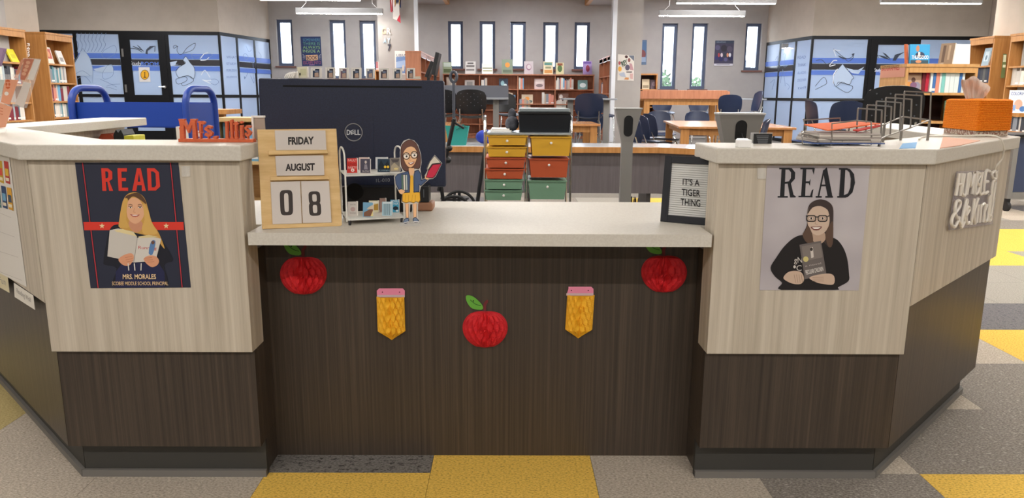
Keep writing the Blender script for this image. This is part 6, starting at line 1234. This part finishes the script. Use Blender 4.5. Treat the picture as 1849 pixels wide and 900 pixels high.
stand(1133, 5.75, False, 'grey metal floor stand with a flared head behind the low counter'); stand(1334, 4.2, True, 'grey metal floor stand with a flared head and cable behind the right wing', .125, .065, .032, .062, .09)
# black bristles of a brush leaning beside the stand
q = PY(1147, 362, 5.85); t = thing('hand_brush', 'black bristled brush standing behind the first grey stand', 'brush', (q.x, 5.95, 0))
MB().box(q.x-.03, q.x+.04, 5.93, 5.97, 0, .26).build('handle_block', BLACK, t)
m = MB()
for k in range(10): x = q.x-.026+k*.007; m.tube([(x, 5.95, .262), (x+random.uniform(-.008, .008), 5.95, .262+random.uniform(.06, .09))], .003, 5)
m.build('bristles', BLACK, t)
# ================================================================ folding trolley with a teal bag
YT = 6.3; P_ = lambda x, y, Y=YT: PY(x, y, Y); t = thing('folding_trolley', 'black folding trolley with big spoked wheels beside the drawer cart', 'trolley', (P_(825, 350).x, YT, 0))
def wheel(x, y, r):
    c = V((x, y, r)); m = MB(); m.tube([c+V((r*.92*math.cos(a), 0, r*.92*math.sin(a))) for a in [2*math.pi*i/28 for i in range(28)]], r*.085, 8, 0, True); w_ = m.build('wheel', mat('tyre_black', '#121316', .6), t, 0, True); m = MB()
    for k in range(5): a = k*2*math.pi/5+.3; e = V((math.cos(a), 0, math.sin(a))); m.obox(c+e*r*.48, e*r*.42, V((0, .012, 0)), V((-e.z, 0, e.x))*r*.085)
    m.cyl(c+V((0, -.02, 0)), c+V((0, .02, 0)), r*.16, 14).build('spokes', BLACK, w_)
wheel(P_(820, 350).x, YT, .155); wheel(P_(820, 350).x+.02, YT+.34, .155)
for a, b, r, nm in (((820, 215), (792, 345), .017, 'frame_tube'), ((876, 268), (862, 366), .017, 'frame_tube'), ((862, 366), (856, 400), .019, 'frame_tube'), ((815, 218), (838, 232), .010, 'brace'), ((792, 300), (800, 362), .016, 'frame_tube')): MB().tube([P_(*a), P_(*b)], r, 8).build(nm, BLACK, t)
for q in ((811, 268), (809, 289)): MB().ball(P_(*q), .028).build('joint_knob', BLACK, t)
MB().tube([P_(862, 366), V((P_(862, 366).x-.02, YT, .02))], .019, 8).build('leg', BLACK, t)
yb = YT+.35; a, b = P_(800, 230, yb).x, P_(847, 230, yb).x; zt, z0_ = P_(820, 228, yb).z, P_(820, 262, yb).z
t = thing('tote_bag', 'teal tote bag on the rear counter beside the trolley', 'bag', ((a+b)/2, 7.2, RZ)); yb = 7.2; a, b = P_(805, 230, yb).x, P_(847, 230, yb).x; zt = P_(820, 228, yb).z
MB().add([(a+.03, yb-.06, RZ), (b-.03, yb-.06, RZ), (b, yb-.09, zt), (a, yb-.09, zt+.01), (a+.03, yb+.06, RZ), (b-.03, yb+.06, RZ), (b, yb+.09, zt), (a, yb+.09, zt)], [(0, 1, 2, 3), (4, 7, 6, 5), (0, 3, 7, 4), (1, 5, 6, 2), (0, 4, 5, 1)]).build('body', mat('teal_cloth', '#2f8f88', .85), t)
MB().tube([(b-.02, yb-.095, zt-.01), (b-.05, yb-.1, zt+.02), (b-.12, yb-.1, zt-.03)], .006, 6).build('strap', mat('teal_strap', '#226b66', .8), t)
yb = 7.3; q = P_(877, 235, yb); t = solo(MB().ball((q.x, yb, RZ+.07), (.10, .1, .07)), 'blue_cushion', mat('blue_cloth', '#2c3fa8', .8), 'round blue cushion on the rear counter left of the bin', 'cushion', smooth=True)
q = P_(905, 240, yb); solo(MB().ball((q.x, yb, RZ+.055), (.085, .09, .055)), 'green_pouch', mat('green_cloth', '#4fa840', .8), 'green pouch between two blue cushions on the rear counter', 'pouch', smooth=True)
q = P_(918, 240, yb); solo(MB().ball((q.x+.05, yb-.02, RZ+.06), (.075, .08, .06)), 'blue_cushion', mat('blue_cloth', '#2c3fa8', .8), 'second blue cushion behind the drawer cart next to the bin', 'cushion', smooth=True)
# mast with a looped head near the monitor edge
YM = 8.3; m = MB(); b = P_(819, 150, YM); t = thing('microphone_stand', 'slim dark pole with a looped head right of the monitor', 'stand', (b.x, YM, 0)); m.tube([(b.x, YM, .02), (b.x, YM, P_(819, 147, YM).z)], .016, 8).build('pole', mat('dark_grey_metal', '#4a4e58', .4, .4), t)
c = P_(819, 139, YM); MB().tube([c+V((.035*math.cos(a), 0, .055*math.sin(a))) for a in [2*math.pi*i/18 for i in range(18)]], .017, 8, 0, True).build('loop_head', mat('dark_grey_metal', '#4a4e58', .4, .4), t, 0, True); MB().cyl((b.x, YM, 0), (b.x, YM, .02), .16, 20).build('base', BLACK, t)
# black screens of two computers seen on edge in front of the side bookcase
for k, (q0, q1, lb) in enumerate((((772, 140), (783, 112), 'thin black screen leaning beside the left side bookcase, the smaller'), ((784, 136), (792, 96), 'thin black screen leaning beside the left side bookcase, the taller'))):
    Y = 9.5-k*.5; a, b = PY(*q0, Y), PY(*q1, Y); t = thing('computer_screen', lb, 'screen', (a.x, Y, 0), 'screens at the left side bookcase'); d = (b-a).normalized(); sd = V((-d.z, 0, d.x)); MB().obox((a+b)/2, d*((b-a).length/2), sd*.022, V((0, .16, 0))).build('panel', BLACK, t, .004); MB().tube([(a.x, Y+.1, .012), (a.x, Y+.1, a.z)], .018, 8).build('stand', BLACK, t); MB().box(a.x-.15, a.x+.15, Y-.05, Y+.25, 0, .012).build('foot', BLACK, t)
# ================================================================ blue book truck
def truck():
    NL = PZ(331, 250, .62)
    ph = math.radians(-6); a = V((math.cos(ph), math.sin(ph), 0)); b = V((-a.y, a.x, 0)); L, Wd, HT_ = .79, .38, 1.175
    o = V((-2.875, 5.02, 0)); t = thing('book_truck', 'blue steel book truck with two arched ends behind the left wing', 'book truck', o)
    pt = lambda u, v, z: o+a*u+b*v+V((0, 0, z))
    for u in (0, L):
        arch = [(v, z) for v, z in [(0, .14), (0, HT_-.11)]+[(.11-.11*math.cos(q), HT_-.11+.11*math.sin(q)) for q in [math.pi/2*i/6 for i in range(1, 7)]]+[(Wd-.11+.11*math.sin(q), HT_-.11+.11*math.cos(q)) for q in [math.pi/2*i/6 for i in range(0, 7)]]+[(Wd, .14)]]
        MB().tube([pt(u, v, z) for v, z in arch], .023, 10).build('arched_end', BLUE, t, 0, True)
        MB().obox(pt(u, Wd/2, .62), a*.004, b*(Wd/2-.02), V((0, 0, .46))).build('end_sheet', BLUE, t)
        for v in (0, Wd): c = pt(u, v, .055); f = MB().cyl(c+a*-.012, c+a*.012, .055, 14).build('caster', BLACK, t)
    for z in (1.005, .66, .30):
        MB().obox(pt(L/2, Wd/2, z-.08), a*(L/2-.006), b*(Wd/2-.03), V((0, 0, .004))).build('shelf', BLUE, t)
        for v in (.03, Wd-.03): MB().obox(pt(L/2, v, z-.0), a*(L/2-.006), b*.003, V((0, 0, .078))).build('shelf_lip', BLUE, t)
    s = pt(L, .13, .88); MB().obox(s+a*.006+V((0, 0, 0)), a*.001, b*.02, V((0, 0, .02))).build('white_tag', WHITE, t)
    for (du, dz) in ((.09, -.09),): MB().obox(pt(L, .13+du, .88+dz)+a*.006, a*.001, b*.012, V((0, 0, .018))).build('white_tag', WHITE, t)
    m = MB(); m.tube([pt(L, .08, .92)+a*.008, pt(L, .12, .89)+a*.009, pt(L, .07, .83)+a*.008], .003, 6).build('ribbon', WHITE, t)
    return t
truck()
q = P_(300, 248, 5.2); t = thing('bundle', 'crumpled black plastic bag on the lower shelf of the blue book truck', 'bag', (q.x, 5.25, .53)); m = MB()
for k in range(14): m.ball((q.x+random.uniform(-.25, .25), 5.25+random.uniform(-.05, .05), .62+random.uniform(-.04, .12)), (.09, .07, random.uniform(.03, .06)), 0, 8, 5)
m.build('plastic', mat('black_film', '#101216', .22), t)
# low bookcase behind the name sign
YL = 5.9; xa, xb = P_(387, 215, YL).x, P_(474, 215, YL).x; zt = P_(420, 213, YL).z
r, bcl = bookcase('low_bookcase', 'low maple bookcase behind the orange name sign', (xa, YL, 0), (1, 0, 0), xb-xa, .34, zt, [.3, .62], mt=MAPLE)
book_row((xa+.05, YL, .62), (1, 0, 0), .10, 0, .30, 'in the low maple bookcase behind the name sign', 'books in the low maple bookcase', pal=['#3a3d44', '#5c7f86', '#24304a', '#6fa7c9']); book_row((xa+.22, YL, .62), (1, 0, 0), .14, 0, .28, 'right of the gap in the low maple bookcase', 'books right of the gap in the low maple bookcase', pal=['#24304a', '#3a3d44', '#6fa7c9'])
YL2 = 7.4; xa, xb = P_(360, 200, YL2).x, P_(411, 200, YL2).x; zt = P_(400, 198, YL2).z
t = thing('side_table', 'small oak topped table with a dark cloth behind the blue book truck', 'table', ((xa+xb)/2, YL2, 0)); MB().box(xa, xb, YL2-.02, YL2+.4, zt-.045, zt).build('tabletop', OAK, t); MB().box(xb-.12, xb-.06, YL2+.05, YL2+.11, 0, zt-.046).build('leg', OAK, t); MB().box(xa+.03, xa+.09, YL2+.05, YL2+.11, 0, zt-.046).build('leg', OAK, t); MB().add([(xa+.1, YL2-.01, zt-.05), (xb-.14, YL2-.01, zt-.05), (xb-.16, YL2-.01, zt-.26), (xa+.1, YL2-.01, zt-.3), (xa+.1, YL2+.02, zt-.05), (xb-.14, YL2+.02, zt-.05), (xb-.16, YL2+.02, zt-.26), (xa+.1, YL2+.02, zt-.3)], [(0, 1, 2, 3), (4, 7, 6, 5), (0, 3, 7, 4), (1, 5, 6, 2), (0, 4, 5, 1), (3, 2, 6, 7)]).build('dark_cloth', BLACK, t)
# ================================================================ low shelf unit on the right
YU = 7.5; x0, x1 = PY(1633, 160, YU).x, PY(1762, 160, YU).x; zt = PY(1700, 115.5, YU).z; s1 = PY(1700, 167.5, YU).z; s2 = PY(1700, 219, YU).z
r, bcU = bookcase('shelf_unit', 'maple low shelf unit of nonfiction books on the right', (x0, YU, 0), (1, 0, 0), x1-x0, .52, zt, [.35, s2, s1], mt=noisy('honey_maple', '#b98a52', '#cda069', (26, 26, 2.2), .45, 4, 0, .3, .7), backmat=mat('dark_back', '#3a2624', .7))
MB().box(x0+.026, x1-.026, YU-.004, YU+.018, zt-.085, zt-.031).build('header_rail', MATS['honey_maple'], r); MB().box(x0-.0045, x0-.0012, YU+.02, YU+.5, zt-.125, zt-.035).build('side_sign', mat('peach_sign', '#c98f7c', .7), r)
p = Print(Plane((x0-.0046, YU+.5, 0), (0, -1, 0)), .0004, .0002); p.text('BIOGRAPHIES', (1592, 119.5), (1624, 117), (1624, 126.5), (1592, 128), '#b03a34', .01); p.build('lettering', r)
palU = ['#6fb7d6', '#3f9cc0', '#4aa0a0', '#d6e2e4', '#e6e0d4', '#3f6fae', '#7fc4c0', '#d98f7a']; PXU = lambda px: PY(px, 160, YU).x
book_row((PXU(1681.5), YU, s1), (1, 0, 0), PXU(1747)-PXU(1681.5), 0, .30, 'in the blue upper row of the maple shelf unit', 'blue books in the upper row of the maple shelf unit', pal=palU, wmul=.95)
for k, (c, lb) in enumerate((('#6e1a2a', 'dark red'), ('#b8233f', 'crimson'))): put_book(V((PXU(1671.5+k*6.5), YU+.05, s1)), .032, .27, .18, c, 0, '%s book left of the blue row on the maple shelf unit' % lb, 'red books on the maple shelf unit', lab=False)
book_row((PXU(1636), YU, s2), (1, 0, 0), PXU(1676)-PXU(1636), 0, .26, 'in the lower row of the maple shelf unit', 'books in the lower row of the maple shelf unit', pal=palU+['#b8233f', '#24466f', '#e3ddd0'], wmul=.9)
def covU(px, py, wpx, hpx, label, base, shapes, z, rz=0, Y=YU+.05, text=None, lean=.12): p = PY(px, py, Y); p.z = z; return cover_book('book', label, p, wpx*Y/F, hpx*Y/F, rz, lean, base, shapes, text=text)
covU(1649.5, 165, 27, 37, 'tan biography of a bearded figure face out on the maple shelf unit', '#b79a84', [(.05, .05, .5, .5, '#d0924a'), (.45, .1, .95, .5, '#8c88a0', 'e'), (.25, .2, .7, .5, '#7a5578', 'e'), (.32, .48, .6, .72, '#5a3a30', 'e'), (.1, .85, .9, .92, '#8a5a50')], s1)
covU(1724, 218, 38, 36, 'green grey book face out on the lower shelf of the maple shelf unit', '#6f8a70', [(.1, .5, .3, .9, '#c9d0b8'), (.1, .1, .3, .3, '#4a5f50')], s2)
covU(1660, 114, 35, 34, 'bright blue biography of a suited man on top of the maple shelf unit', '#2fa0da', [(.28, .3, .75, .62, '#243a5c', 'e'), (.05, .0, .95, .2, '#2a4a5c'), (.3, .62, .48, .95, '#b98468', 'e'), (.42, .4, .52, .6, '#e8e4e0'), (.3, .05, .6, .2, '#d98a5a', 'e')], zt, text=[('THURGOOD', .1, .25, .95, .44, '#f2f4f4')])
covU(1639, 114, 14, 34, 'orange brown book standing edge on beside the blue biography', '#c2663c', [(.1, .2, .5, .6, '#9c3f2c')], zt, rz=.9)
covU(1731.5, 114, 38, 35, 'glossy white plastic covered book on top of the maple shelf unit', '#dbe6f2', [(.3, .3, .7, .8, '#e6dfee')], zt); covU(1706, 114, 24, 36, 'brown branch patterned book turned aside on top of the maple shelf unit', '#8f7a66', [(.2, .1, .4, .9, '#5f4c40'), (.6, .2, .75, .9, '#b39c84')], zt, rz=-1.0)
# display copies and rolling cart at the right edge
t = cover_book('book', 'white picture book with blue title face out at the right edge', PY(1836, 204, 9.0), .19, .27, -.5, .2, '#dfe6ee', [(.3, .15, .75, .6, '#d9a08a', 'e'), (.1, .1, .4, .35, '#7fa0d0'), (.6, .05, .95, .3, '#3f6fae', 'e')], text=[('COLORING', .08, .78, .92, .92, '#3f4f8c')])
q = PY(1836, 204, 9.0); t2 = thing('display_ledge', 'oak display ledge under the white picture book at the right edge', 'shelf', (q.x, 9.0, 0)); MB().box(q.x-.04, q.x+.9, 8.9, 9.25, q.z-.045, q.z-.001).build('ledge', OAK, t2); MB().box(q.x+.3, q.x+.36, 9.0, 9.2, 0, q.z-.046).build('leg', OAK, t2); MB().box(q.x+.8, q.x+.86, 9.0, 9.2, 0, q.z-.046).build('leg', OAK, t2)
YR = PZ(1822, 382, 0).y; x0 = PY(1819, 350, YR).x; t = thing('rolling_cart', 'grey rolling cart with dark panels at the right edge of the picture', 'cart', (x0+.4, YR, 0)); zt = PY(1835, 243, YR).z
MB().box(x0, x0+.05, YR, YR+.05, .13, zt-.03).build('post', GREYMETAL, t); MB().box(x0+.75, x0+.8, YR, YR+.05, .13, zt-.03).build('post', GREYMETAL, t); MB().box(x0, x0+.05, YR+.45, YR+.5, .13, zt-.03).build('post', GREYMETAL, t); MB().box(x0+.75, x0+.8, YR+.45, YR+.5, .13, zt-.03).build('post', GREYMETAL, t)
MB().box(x0+.051, x0+.749, YR+.01, YR+.03, .2, zt-.035).build('front_panel', mat('slate_panel', '#3c4660', .5), t); MB().box(x0+.01, x0+.03, YR+.051, YR+.449, .2, zt-.035).build('side_panel', mat('slate_panel', '#3c4660', .5), t); MB().box(x0+.051, x0+.749, YR, YR+.05, .13, .195).build('lower_rail', GREYMETAL, t); MB().box(x0-.03, x0+.83, YR-.04, YR+.54, zt-.029, zt).build('top', BLACK, t, .006)
for x in (x0+.025, x0+.775):
    for y in (YR+.025, YR+.475): f = MB().cyl((x-.016, y, .05), (x+.016, y, .05), .05, 16).build('caster', mat('rubber_dark', '#2a2a2c', .6), t); MB().box(x-.02, x+.02, y-.02, y+.02, .09, .129).build('caster_bracket', BLACK, f)
